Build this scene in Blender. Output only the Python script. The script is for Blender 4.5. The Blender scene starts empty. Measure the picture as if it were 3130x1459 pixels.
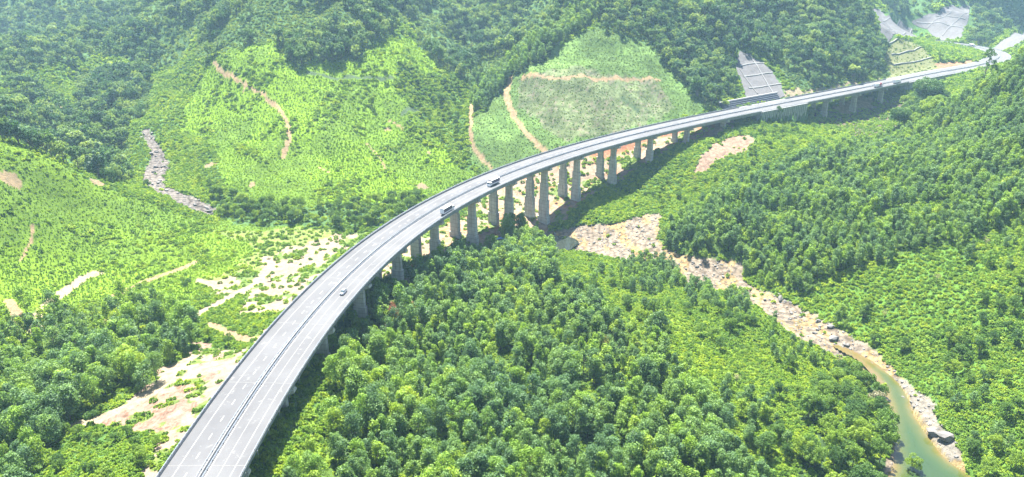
import bpy, math, random
import numpy as np
from math import radians
from mathutils import Vector, Matrix
SC=bpy.context.scene
COL=SC.collection
# ---------------------------------------------------------------- camera, sky, sun, exposure
cam=bpy.data.cameras.new('camera');co=bpy.data.objects.new('camera',cam);COL.objects.link(co);SC.camera=co
co.location=(0,0,137);co.rotation_euler=(radians(90)-0.377358683,0,0)
cam.sensor_width=36;cam.lens=36*2300/3130;cam.clip_start=1;cam.clip_end=8000
LDIR=Vector((.16,-.46,-1.0)).normalized()
EL=math.asin(-LDIR.z);AZ=math.atan2(-LDIR.x,-LDIR.y)
wd=bpy.data.worlds.new('World');SC.world=wd;wd.use_nodes=True
nt=wd.node_tree;sky=nt.nodes.new('ShaderNodeTexSky');sky.sky_type='NISHITA';sky.sun_disc=False
sky.sun_elevation=EL;sky.sun_rotation=AZ;sky.air_density=1.0;sky.dust_density=1.5;sky.altitude=200
bg=nt.nodes['Background'];bg.inputs[1].default_value=.05;nt.links.new(sky.outputs[0],bg.inputs[0])
sl=bpy.data.lights.new('sun','SUN');sl.energy=5.0;sl.angle=radians(.53);sl.color=(1,.96,.88)
so=bpy.data.objects.new('sun',sl);COL.objects.link(so);so.rotation_euler=LDIR.to_track_quat('-Z','Y').to_euler();so.location=(-80,100,400)
SC.view_settings.view_transform='Standard';SC.view_settings.look='None';SC.view_settings.exposure=2.5;SC.view_settings.gamma=1
SC.cycles.volume_bounces=1;SC.cycles.max_bounces=6;SC.cycles.transparent_max_bounces=4
RNG=np.random.default_rng(7)
CAMP=0.377358683
def project(x,y,z):
    c,s=math.cos(CAMP),math.sin(CAMP);zc=y*c-(z-137)*s;yc=y*s+(z-137)*c
    return 1565+2300*x/np.maximum(zc,1),729.5-2300*yc/np.maximum(zc,1),zc
CTRL=np.array([(15.9,453.9,-43.0),(60.0,449.5,-44.0),(101.1,413.6,-45.0),(129.1,393.9,-46.0),(144.7,355.8,-47.0),(159.3,327.0,-47.5),(168.6,307.7,-48.0),(169.2,282.9,-48.0),(159.9,252.3,-48.0),(150.2,227.3,-48.5),(135.5,189.3,-49.0),(-42.0,376.9,-26.5),(-24.2,413.4,-30.5),(-3.3,440.9,-33.0),(19.8,467.8,-41.5),(46.2,498.1,-33.0),(74.4,523.9,-30.0),(105.5,548.5,-21.0),(138.4,572.0,-13.5),(171.6,596.1,-9.0),(-76.8,217.2,-10.5),(-144.6,356.5,-32.0),(-123.8,393.3,-33.0),(-98.3,434.1,-33.0),(-193.3,429.0,-31.0),(-198.7,471.6,-29.0),(-231.4,505.9,-24.0),(-273.2,561.6,-18.0),(-300.8,609.6,-9.0),(-182.6,322.5,-28.0),(-222.7,312.7,-23.0),(-258.8,349.3,-14.0),(-240.7,372.5,-24.0),(-222.9,408.3,-27.0),(-262.5,417.6,-10.0),(-277.7,387.8,8.0),(-299.8,430.0,26.2),(-271.1,440.0,7.4),(-242.7,455.0,-15.4),(-280.5,488.0,-16.0),(-341.1,560.0,-9.8),(-412.2,600.0,6.7),(-509.8,760.0,21.3),(-720.7,1100.0,37.6),(-963.5,1500.0,78.6),(-357.1,640.0,-10.5),(-429.7,790.0,10.0),(-557.0,1050.0,37.9),(-366.1,760.0,5.1),(-192.7,487.0,-25.0),(-122.0,468.7,-28.0),(-83.8,502.1,-30.0),(-232.7,570.0,-12.5),(-259.0,650.0,10.1),(-218.4,700.0,48.0),(-238.3,675.0,37.1),(-180.4,570.0,0.5),(-163.8,505.0,-18.9),(-141.3,630.0,14.0),(-128.7,560.0,-9.8),(-151.8,690.0,37.8),(-103.7,730.0,47.2),(-89.2,650.0,10.1),(-89.3,580.0,-15.1),(-42.2,570.0,-23.0),(-48.4,670.0,-2.6),(-75.2,780.0,18.2),(-115.9,880.0,61.0),(-212.7,770.0,82.8),(-133.4,880.0,75.1),(-352.8,880.0,75.1),(-78.8,1150.0,56.1),(-6.1,980.0,56.3),(-38.0,850.0,25.4),(-30.8,605.0,-7.9),(-16.4,560.0,-28.0),(-1.4,665.0,24.4),(21.6,570.0,-12.5),(90.8,760.0,65.3),(40.8,710.0,43.8),(81.7,665.0,24.4),(76.1,605.0,-2.5),(130.5,680.0,21.9),(149.6,640.0,6.5),(9.4,615.0,3.5),(136.7,745.0,54.6),(78.1,800.0,80.7),(86.2,575.0,-19.0),(116.1,600.0,-14.8),(145.6,615.0,-10.3),(220.5,690.0,5.3),(248.1,800.0,48.5),(262.6,860.0,76.5),(298.2,740.0,13.3),(342.1,770.0,16.5),(327.4,830.0,45.2),(345.7,890.0,74.4),(436.1,960.0,50.3),(431.0,900.0,37.4),(420.9,830.0,14.1),(580.2,1048.8,8.0),(595.4,982.6,8.0),(554.0,887.5,7.5),(508.7,840.8,6.5),(682.1,1200.0,45.4),(718.3,1150.0,19.1),(800.8,1250.0,34.1),(627.7,960.0,22.9),(373.8,560.0,58.8),(373.1,600.0,27.7),(353.1,610.0,12.6),(314.7,600.0,-6.7),(278.1,575.0,-12.5),(245.3,590.0,-12.3),(196.1,560.0,-9.8),(163.9,530.0,-19.2),(133.8,500.0,-29.3),(105.9,462.0,-32.4),(128.3,435.0,-26.8),(181.4,475.0,-21.0),(263.0,515.0,-9.9),(318.6,460.0,26.8),(319.0,540.0,7.7),(269.4,370.0,-4.2),(233.0,375.0,-6.1),(170.4,385.0,-29.4),(190.5,330.0,-33.6),(217.7,312.0,-22.6),(211.5,268.0,-30.3),(188.1,265.0,-36.3),(185.9,229.0,-41.1),(285.9,676.0,-14.3),(317.8,696.0,-16.3),(350.6,718.0,-14.5),(123.9,346.2,-42.0),(76.1,363.1,-39.0),(109.8,298.9,-41.0),(121.5,250.5,-42.0),(138.6,253.3,-44.0),(-11.1,354.8,-35.0),(-8.0,236.5,-32.0),(-63.2,272.1,-25.0),(-46.7,203.2,-21.0),(51.5,223.7,-37.0),(-12.4,405.0,-36.0),(44.4,397.6,-39.0),(51.9,479.1,-34.0),(89.4,507.4,-33.0),(-74.7,182.6,-12.0),(-57.0,188.7,-17.0),(-112.7,229.4,-13.0),(-120.6,208.5,-12.0),(-160.4,251.4,-20.0),(-108.1,176.4,-7.0),(-166.9,219.7,-20.0),(-159.0,189.9,-18.0),(-206.1,263.7,-20.0),(-195.0,302.4,-26.0),(-121.6,283.9,-24.0),(-900.0,300.0,120.0),(-1200.0,900.0,180.0),(-500.0,150.0,40.0),(-350.0,60.0,10.0),(800.0,300.0,190.0),(560.0,330.0,95.0),(620.0,520.0,150.0),(1200.0,900.0,220.0),(0.0,1800.0,260.0),(-1100.0,1800.0,240.0),(1300.0,1800.0,270.0),(-75.0,258.0,-15.0),(-64.0,300.0,-20.0),(0.0,60.0,-20.0),(-200.0,60.0,-3.0),(220.0,60.0,-46.0),(330.0,120.0,-5.0),(420.0,60.0,20.0),(-700.0,1200.0,130.0),(760.0,900.0,55.0),(800.0,1300.0,160.0)])
POLY={'acacia_centre': [(-82.3,288.6),(-82.2,304.0),(-79.4,326.4),(-63.4,344.3),(-40.9,365.8),(-23.2,391.5),(-12.7,415.0),(6.7,407.0),(23.8,367.9),(33.7,359.1),(43.1,334.1),(71.7,312.8),(70.1,281.2),(77.0,267.7),(79.8,246.0),(85.1,228.3),(89.6,218.8),(93.0,197.6),(-69.4,165.0),(-66.8,188.5),(-55.6,200.8),(-61.4,208.4),(-67.7,230.5)],'clump_a': [(-5.1,432.3),(7.5,461.3),(24.0,443.9),(26.1,376.8),(13.2,366.0),(-2.7,379.0)],'clump_b': [(61.7,399.1),(74.8,421.5),(99.2,424.7),(97.4,386.4),(74.4,363.2),(56.9,364.2)],'clump_c': [(102.7,397.5),(117.5,400.2),(107.6,355.4),(90.1,347.2)],'clump_d': [(115.1,375.7),(131.0,380.3),(122.2,345.9),(107.2,341.4)],'bank_scatter': [(33.7,359.1),(28.6,387.2),(56.5,418.9),(58.1,360.2),(90.1,347.2),(124.3,347.4),(148.6,337.9),(157.0,316.4),(157.5,305.8),(143.4,283.3),(118.7,222.9),(114.2,200.5),(93.0,197.6),(79.8,246.0),(70.1,281.2),(71.7,312.8),(43.1,334.1)],'bank_trees': [(150.4,299.7),(162.7,307.6),(167.9,295.5),(161.5,276.8),(151.2,251.0),(140.8,226.8),(126.4,202.3),(99.9,198.4),(106.5,230.2),(124.9,266.8)],'acacia_right': [(91.6,438.8),(104.4,454.0),(122.9,472.2),(165.8,502.5),(213.3,536.6),(263.6,570.9),(304.0,577.8),(336.7,584.2),(350.9,571.4),(371.0,555.3),(389.0,498.6),(314.6,374.8),(278.4,386.2),(235.0,362.2),(199.7,365.1),(175.2,368.7),(155.7,369.2),(142.3,382.5),(130.9,401.6),(92.2,430.3)],'right_scrub': [(142.3,382.5),(155.7,369.2),(175.2,368.7),(199.7,365.1),(235.0,362.2),(278.4,386.2),(314.6,374.8),(189.7,184.1),(157.9,189.3),(167.6,224.5),(175.8,254.4),(177.3,283.2),(174.4,307.5),(164.6,337.2),(151.3,366.0)],'left_wood': [(-227.5,297.4),(-221.8,318.8),(-190.9,339.2),(-153.8,313.0),(-139.4,292.9),(-135.0,274.0),(-131.9,247.9),(-135.0,238.4),(-146.4,231.6),(-144.4,218.8),(-153.6,212.5),(-142.6,185.7),(-121.4,147.5),(-159.7,152.5),(-256.2,281.1)],'left_scrub': [(-153.6,212.5),(-144.4,218.8),(-117.1,203.5),(-106.4,191.9),(-109.7,181.7),(-115.5,177.7),(-110.3,158.5),(-129.4,160.5)],'wood_left_mid': [(-496.6,651.3),(-449.2,720.0),(-378.7,658.8),(-318.6,612.7),(-270.0,510.1),(-259.1,461.8),(-305.6,439.1),(-328.8,421.0)],'wood_left_up': [(-453.6,790.3),(-365.6,768.9),(-318.5,661.8),(-322.2,620.7),(-403.9,696.6)],'wood_topleft': [(-1208.3,1723.5),(-657.0,1750.2),(-307.7,802.1),(-320.1,744.4),(-446.5,827.4),(-492.4,729.5),(-496.6,651.3)],'wood_top': [(-307.7,802.1),(-657.0,1750.2),(-187.9,1720.0),(-106.7,877.9),(-117.4,740.2),(-137.7,677.4),(-172.7,667.0),(-185.9,655.6),(-217.9,699.9),(-242.1,690.1),(-276.5,699.7),(-307.7,731.2)],'strip': [(-34.2,622.4),(-38.9,691.2),(-1.5,701.3),(42.7,751.5),(84.8,769.5),(87.5,747.3),(39.8,693.6),(1.4,662.6)],'wood_road': [(86.5,719.4),(75.6,773.8),(133.3,1560.3),(637.6,1343.3),(540.5,1142.6),(506.7,1134.4),(409.0,859.1),(389.7,782.8),(333.4,744.3),(269.2,707.3),(266.8,721.2),(248.5,762.1),(215.7,750.2),(206.3,682.6),(177.9,639.9),(162.1,632.7),(151.6,666.1),(132.2,714.6)],'wood_valley': [(-106.7,877.9),(-187.9,1720.0),(133.3,1560.3),(75.6,773.8),(42.7,751.5),(-1.5,701.3),(-37.6,694.4),(-70.1,726.7),(-101.4,787.0)],'belt': [(-204.6,488.8),(-177.1,479.6),(-143.3,467.9),(-92.8,487.1),(-61.7,509.3),(-75.9,447.6),(-97.6,441.4),(-175.7,447.6),(-191.5,463.0)],'gully': [(-101.8,689.3),(-68.2,703.5),(-43.4,690.1),(-35.7,595.9),(-26.6,560.8),(-44.9,571.2),(-72.7,621.7),(-100.8,656.3)],'wood_bigtrees': [(320.3,627.7),(370.5,720.6),(410.0,746.8),(414.5,713.0),(333.9,587.4),(319.8,590.9)],'wood_right_far': [(637.6,1343.3),(980.1,1344.7),(903.9,1174.7),(808.9,1227.0),(605.4,992.2),(602.6,1024.8),(688.5,1172.3),(676.4,1199.7),(586.9,1131.5),(515.7,1021.2),(540.5,1142.6)],'bank_right_far': [(168.0,546.9),(182.6,592.6),(210.7,625.3),(241.6,643.6),(288.7,656.7),(299.4,594.0),(273.3,569.7),(215.0,541.9),(167.2,507.5),(124.4,478.9),(101.3,483.5),(75.1,486.5),(40.1,465.5),(33.9,470.2),(59.3,485.5),(97.4,513.8),(125.0,537.7),(141.3,535.0)],'bright_hill': [(-281.6,640.4),(-275.1,694.4),(-216.8,695.8),(-184.7,656.3),(-162.8,673.8),(-137.7,677.4),(-117.4,740.2),(-101.4,787.0),(-60.6,808.9),(-68.2,703.5),(-101.2,684.7),(-100.8,656.3),(-72.7,621.7),(-44.9,571.2),(-28.8,552.1),(-61.7,509.3),(-92.8,487.1),(-143.3,467.9),(-194.0,491.1),(-240.5,584.6),(-268.6,604.0)],'left_hill': [(-328.7,396.3),(-305.6,439.1),(-273.5,444.6),(-243.2,456.3),(-195.7,457.0),(-116.4,442.7),(-137.7,415.4),(-169.7,367.6),(-157.1,321.0),(-190.9,339.2),(-221.8,318.8),(-227.5,297.4),(-256.2,281.1)],'cone': [(87.9,734.0),(102.1,721.3),(132.2,714.6),(151.6,666.1),(162.1,632.7),(135.5,621.4),(88.3,594.4),(34.0,564.1),(-16.0,541.3),(-31.9,567.9),(-34.0,617.0),(1.4,662.6),(39.8,693.6)],'cone_pale': [(7.1,659.9),(129.3,672.4),(137.3,633.9),(88.5,597.2),(39.7,575.7),(4.1,624.2)],'sand_left': [(-171.7,368.0),(-149.9,371.3),(-133.6,415.0),(-117.9,431.4),(-65.2,445.3),(-43.5,434.6),(-45.9,363.6),(-83.8,304.6),(-104.9,310.0),(-124.2,316.7),(-130.1,303.1),(-137.4,345.7),(-154.6,346.8)],'sand_bridge': [(-58.4,332.8),(-55.5,385.7),(-44.1,441.6),(-20.5,530.2),(23.8,557.2),(60.3,576.9),(105.6,604.0),(145.7,616.7),(184.5,620.8),(178.7,603.2),(140.5,578.9),(98.1,551.4),(65.1,518.9),(29.5,471.1),(-1.0,428.1),(-22.0,405.8),(-45.3,358.9)],'red_cut': [(59.3,563.8),(87.2,584.3),(128.7,612.1),(140.2,616.7),(138.0,611.5),(91.8,578.8),(63.4,553.0)],'red_cut_b': [(76.2,579.0),(148.2,616.1),(149.9,610.7),(104.3,594.2),(81.0,575.2)],'bare_patch': [(132.5,533.0),(144.8,552.9),(167.9,585.2),(189.3,588.5),(190.9,576.3),(181.5,560.5),(155.1,543.8),(140.4,530.8)],'pink_slope': [(-143.0,218.4),(-138.1,232.0),(-137.9,249.7),(-135.4,270.2),(-139.4,292.9),(-112.7,271.7),(-104.7,240.2),(-100.6,200.2),(-99.2,177.5),(-93.6,159.7),(-101.7,158.7),(-107.3,176.8),(-107.8,190.4),(-117.1,203.5)],'sand_road_left': [(-101.7,158.7),(-108.9,180.0),(-109.4,205.8),(-112.0,239.7),(-111.2,271.2),(-111.8,297.8),(-105.3,296.0),(-95.7,178.1),(-92.0,160.0)],'riverbed': [(-1.0,430.2),(4.3,446.0),(11.8,459.1),(25.9,464.6),(42.3,466.9),(57.8,468.2),(72.9,469.5),(89.0,475.9),(100.3,477.8),(97.4,462.7),(92.4,444.0),(95.1,432.7),(102.9,423.4),(120.1,413.9),(135.6,405.9),(135.6,401.2),(132.6,396.5),(136.0,387.9),(141.2,378.3),(147.1,370.3),(153.3,361.3),(158.8,348.9),(164.1,335.8),(169.6,324.8),(174.0,313.7),(175.6,300.3),(175.9,287.1),(176.2,276.0),(175.9,266.8),(174.0,260.4),(172.3,255.2),(173.1,249.7),(173.9,244.4),(173.0,240.5),(170.5,234.2),(167.1,218.6),(160.0,204.0),(140.7,197.8),(126.4,202.3),(138.6,228.4),(156.2,258.4),(163.3,275.2),(166.0,287.9),(165.0,300.2),(161.0,310.7),(154.7,318.7),(147.4,325.3),(140.9,329.6),(134.9,337.5),(131.0,359.1),(125.7,380.7),(114.1,387.9),(102.7,393.1),(98.1,407.1),(94.4,419.8),(87.2,421.6),(78.7,421.1),(69.8,424.6),(59.8,429.1),(48.1,434.5),(36.1,438.2),(25.2,436.2),(15.2,432.7),(6.8,431.3)],'pool': [(159.1,322.1),(164.5,316.0),(172.8,296.9),(173.0,282.4),(168.6,265.3),(166.7,248.2),(166.7,236.2),(170.5,223.6),(164.7,203.0),(126.4,202.3),(140.8,226.8),(152.7,251.2),(165.5,285.3),(165.8,307.9)],'pool_bridge': [(15.8,450.1),(26.8,459.7),(41.0,448.8),(27.2,427.3),(17.1,427.1)],'rocky_bank': [(171.9,301.5),(175.9,287.1),(175.9,266.8),(172.3,255.2),(173.9,244.4),(170.5,234.2),(165.6,236.4),(168.9,257.9),(171.6,282.1)],'stream': [(-300.5,600.9),(-295.8,602.6),(-281.8,584.0),(-258.4,549.6),(-248.1,512.7),(-225.9,492.1),(-196.0,472.7),(-194.6,459.7),(-217.3,470.1),(-242.6,485.1),(-271.3,527.8),(-275.7,555.6)],'sand_shelf': [(252.5,698.5),(257.7,711.5),(293.6,724.0),(326.6,744.4),(379.0,774.2),(359.0,758.6),(291.5,717.1)],'pale_bank': [(-189.4,440.0),(-116.4,442.7),(-92.6,448.0),(-116.5,425.0),(-129.3,399.5),(-153.4,371.3),(-166.1,367.3),(-149.4,415.4)],'bright_grass': [(-68.5,230.0),(-62.8,207.6),(-55.6,200.8),(-66.8,188.5),(-71.6,178.3),(-73.0,186.4),(-70.8,204.2)],'grass_shade': [(-72.7,203.6),(-69.9,233.7),(-73.6,256.2),(-88.9,252.3),(-78.3,176.1),(-70.8,178.6)],'terraces': [(402.4,842.5),(478.6,929.9),(474.0,847.5),(492.4,821.6),(428.7,772.2),(386.1,775.0),(355.3,758.1)],'sand_gully': [(303.3,708.3),(336.1,731.7),(355.9,739.2),(343.3,719.8),(319.6,699.8),(300.8,692.0)],'orange_flat': [(471.8,850.8),(551.0,905.1),(502.0,832.4),(456.1,806.5)]}
PATH={'a': (3.6,[(-269.5,692.1),(-258.9,673.3),(-234.0,648.6),(-206.0,627.6),(-188.2,601.6),(-174.5,577.4),(-168.0,555.4),(-167.5,533.2)]),'b': (5.0,[(-1.4,666.6),(-5.6,645.8),(-1.4,625.5),(9.2,591.1),(21.6,569.1),(26.9,560.7)]),'c': (3.4,[(-35.5,650.7),(-33.5,594.6),(-29.3,581.1),(-16.5,562.5)]),'d': (4.2,[(10.0,660.6),(37.8,648.7),(95.7,662.1),(131.2,675.4)]),'e': (1.8,[(-101.1,611.9),(-86.7,602.7)]),'f': (1.5,[(-113.3,571.8),(-101.4,558.2),(-94.3,542.7)]),'g': (3.0,[(-209.8,292.2),(-216.8,307.8),(-221.7,323.7),(-224.2,341.4),(-226.2,361.6),(-222.7,369.6)]),'h': (2.4,[(-215.9,291.8),(-225.7,305.9),(-235.8,317.7)]),'i': (2.0,[(-201.4,343.7),(-197.6,363.6),(-188.6,378.9),(-181.1,396.3)]),'j': (3.5,[(-150.2,302.8),(-149.8,318.4),(-142.6,341.6),(-135.7,360.7),(-136.1,390.4),(-141.9,400.3)]),'k': (2.5,[(-139.4,307.7),(-113.0,284.1),(-107.9,286.1)]),'l': (1.5,[(-227.7,646.7),(-226.7,637.0)]),'m': (1.3,[(-262.0,384.9),(-257.0,373.1),(-253.8,356.2)]),'n': (3.2,[(-149.5,217.5),(-135.4,226.7),(-130.4,242.0),(-132.0,262.4),(-131.1,269.6)]),'o': (1.6,[(-141.6,528.2),(-130.9,521.6)]),'p': (1.6,[(-355.3,643.3),(-321.0,642.7)]),'q': (1.8,[(-446.0,713.7),(-394.4,658.3),(-378.7,658.8)])}
SPOT=[(-65.8,525.7,3),(-180.7,499.8,2),(-66.0,578.3,1.5),(-222.5,534.1,3),(-307.7,731.2,2),(-259.3,451.0,3),(-100.8,600.2,2),(-282.8,406.1,4)]
DARKLINE=[(2.2,[(-175.0,650.6),(-131.8,657.0),(-104.5,663.8)]),(2.0,[(-77.2,640.7),(-91.2,620.3)]),(1.8,[(93.7,642.2),(105.9,627.7)])]
POOLS=[([(159.1,322.1),(160.4,320.9),(161.6,319.9),(162.9,318.4),(164.5,316.0),(166.6,312.0),(169.0,307.0),(171.2,301.7),(172.8,296.9),(173.5,293.0),(173.7,289.5),(173.5,286.1),(173.0,282.4),(172.2,278.3),(170.9,274.0),(169.6,269.6),(168.6,265.3),(167.9,260.9),(167.4,256.4),(167.0,252.1),(166.7,248.2),(166.5,244.9),(166.3,241.9),(166.4,239.1),(166.7,236.2),(167.6,233.3),(169.0,230.4),(170.1,227.3),(170.5,223.6),(170.5,218.5),(170.2,212.6),(168.7,206.9),(164.7,203.0),(156.2,200.8),(144.3,199.8),(133.0,200.2),(126.4,202.3),(126.4,206.7),(130.5,213.0),(136.1,220.1),(140.8,226.8),(143.9,232.7),(146.8,238.4),(149.7,244.4),(152.7,251.2),(156.1,259.3),(159.8,268.4),(163.2,277.4),(165.5,285.3),(166.6,292.0),(166.9,297.8),(166.5,303.1),(165.8,307.9),(164.6,312.0),(162.9,315.5),(160.9,318.7)],-47.6,2.6),([(15.8,450.1),(18.5,453.0),(21.1,456.2),(23.8,458.7),(26.8,459.7),(30.8,458.7),(35.4,456.2),(39.3,452.8),(41.0,448.8),(39.4,443.7),(35.6,437.4),(31.0,431.4),(27.2,427.3),(24.2,425.2),(21.4,424.4),(18.9,425.0),(17.1,427.1),(16.2,431.2),(15.9,437.2),(15.9,443.8)],-42.9,1.0)]
LINING={'near': [(222.1,752.8),(230.2,754.5),(244.5,749.8),(251.6,737.3),(255.9,716.3),(254.2,699.4),(211.0,666.8),(214.0,711.2),(213.6,734.7)],'mid': [(506.5,1106.3),(524.1,1114.3),(523.6,1096.1),(566.4,1138.3),(573.2,1130.4),(581.9,1126.1),(554.3,1054.3),(418.2,857.6),(413.8,873.3)],'far': [(580.0,1134.5),(593.7,1135.3),(621.4,1145.8),(692.0,1203.0),(699.1,1196.6),(664.7,1134.4),(648.8,1112.8),(621.4,1067.4),(597.9,1073.3),(596.4,1116.2),(580.8,1131.6)],'edge': [(840.8,1226.4),(648.0,940.0),(640.3,965.9),(616.9,976.3),(617.2,992.2),(651.0,1024.5),(808.9,1227.0)]}
LININFO={'near': ('grey concrete slope lining beside the road above the dark stone wall',[[(218.9,732.1),(253.0,751.1)],[(218.4,716.4),(251.8,734.3)],[(219.2,699.5),(256.0,719.3)],[(233.3,755.2),(239.2,726.0),(243.3,699.6)]],[[(217.3,725.7),(226.3,693.9)]]),'mid': ('grey concrete slope lining above the scrubby terraces beyond the far viaduct',[[(512.4,1075.3),(564.8,1136.1)],[(423.5,879.6),(579.0,1125.5)]],[]),'far': ('large distant grey slope lining facing the farthest bend of the road',[[(586.9,1131.2),(644.8,1105.1)],[(617.3,1138.5),(660.2,1136.8)]],[[(597.0,1118.0),(642.0,1146.1)],[(606.6,1091.2),(673.5,1158.8)]]),'edge': ('pale slope lining at the right edge of the picture above the far road',[],[])}
TERR=[[(412.8,834.5),(452.8,868.3),(523.3,953.9)],[(405.7,812.6),(450.4,845.6),(501.6,890.1)],[(417.5,857.8),(460.2,901.7),(588.3,1099.5)]]
LONE=[(-167.5,351.7,0.55),(-260.0,468.9,0.75),(-250.3,494.5,0.6),(-221.1,509.5,0.55),(-211.8,503.0,0.5),(-84.9,526.0,0.4),(-119.4,278.4,0.5),(-131.9,288.5,0.5),(-140.9,400.3,0.35),(18.5,547.2,0.35),(-150.4,546.1,0.25),(-131.0,510.9,0.25),(-60.2,495.2,0.5),(-229.6,540.1,0.3),(-62.3,663.0,0.9),(-109.7,659.4,0.8),(-115.8,622.9,0.8),(-224.2,457.0,0.35),(-186.7,621.4,0.3),(-75.6,491.7,0.5),(-68.4,479.1,0.6),(-126.6,451.1,0.5),(-96.9,448.5,0.5),(108.9,500.1,0.5),(126.8,521.7,0.4),(114.7,414.2,0.6),(46.0,413.4,0.45),(31.0,500.3,0.35),(-174.4,362.1,0.4),(227.2,635.1,0.7),(204.7,604.6,0.6),(215.4,588.0,0.6),(233.3,616.5,0.55),(182.7,641.8,0.7),(181.1,653.8,0.8)]
SPECIAL=[(361.0,567.9,'br',0.75,'dark tree right of the tall thin one against the far road bend'),(362.0,558.1,'br',0.6,'small dark tree at the ridge near the pale lining at the right edge'),(482.3,864.4,'br',0.7,'dark round tree between the scrubby terraces and the far road bend'),(-52.5,300.8,'rust',1.0,'rusty dead acacia among green trees close to the viaduct edge'),(24.3,286.0,'rust',0.8,'small rusty brown acacia half hidden inside the plantation'),(41.8,293.9,'olive',0.95,'yellowish acacia near the right side of the plantation'),(-46.3,314.4,'rust',0.5,'short brown acacia just right of the bigger rusty one'),(155.1,273.7,'pale',0.75,'round pale grey-green tree on the bank at the river pool bend'),(383.5,689.1,'big',1.75,'big spreading dark tree below the far ribbed retaining wall'),(317.4,608.2,'big',1.15,'lower dark spreading tree left of the biggest one below the far wall'),(355.2,570.7,'thin',1.7,'tall thin dark tree standing against the far bend of the road'),(150.5,230.5,'br',0.62,'round dark tree leaning over the green pool at the bottom of the photo'),(279.4,595.5,'twig',0.9,'sparse grey tree in front of the shaded gully of the far viaduct'),(146.3,281.3,'br',0.8,'dark round tree at the water edge above the pale grey-green tree'),(148.1,250.2,'br',0.95,'large dark tree overhanging the middle of the green pool'),(-130.0,364.6,'x',0.3,'little round bush tree on the sand left of the viaduct'),(-182.3,300.4,'twig',0.5,'pale sparse-leaved tree standing out among greener trees'),(-191.8,279.3,'twig',0.5,'pale sparse-leaved tree standing out among greener trees'),(-202.6,270.4,'twig',0.5,'pale sparse-leaved tree standing out among greener trees'),(-169.7,308.0,'twig',0.5,'pale sparse-leaved tree standing out among greener trees'),(145.0,337.3,'twig',0.5,'pale sparse-leaved tree standing out among greener trees'),(154.0,308.6,'twig',0.5,'pale sparse-leaved tree standing out among greener trees'),(49.0,263.1,'twig',0.5,'pale sparse-leaved tree standing out among greener trees'),(210.1,338.4,'twig',0.5,'pale sparse-leaved tree standing out among greener trees'),(183.4,330.5,'twig',0.5,'pale sparse-leaved tree standing out among greener trees'),(241.0,354.7,'twig',0.5,'pale sparse-leaved tree standing out among greener trees'),(95.3,274.3,'twig',0.5,'pale sparse-leaved tree standing out among greener trees'),(131.3,520.6,'twig',0.5,'pale sparse-leaved tree standing out among greener trees')]
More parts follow.
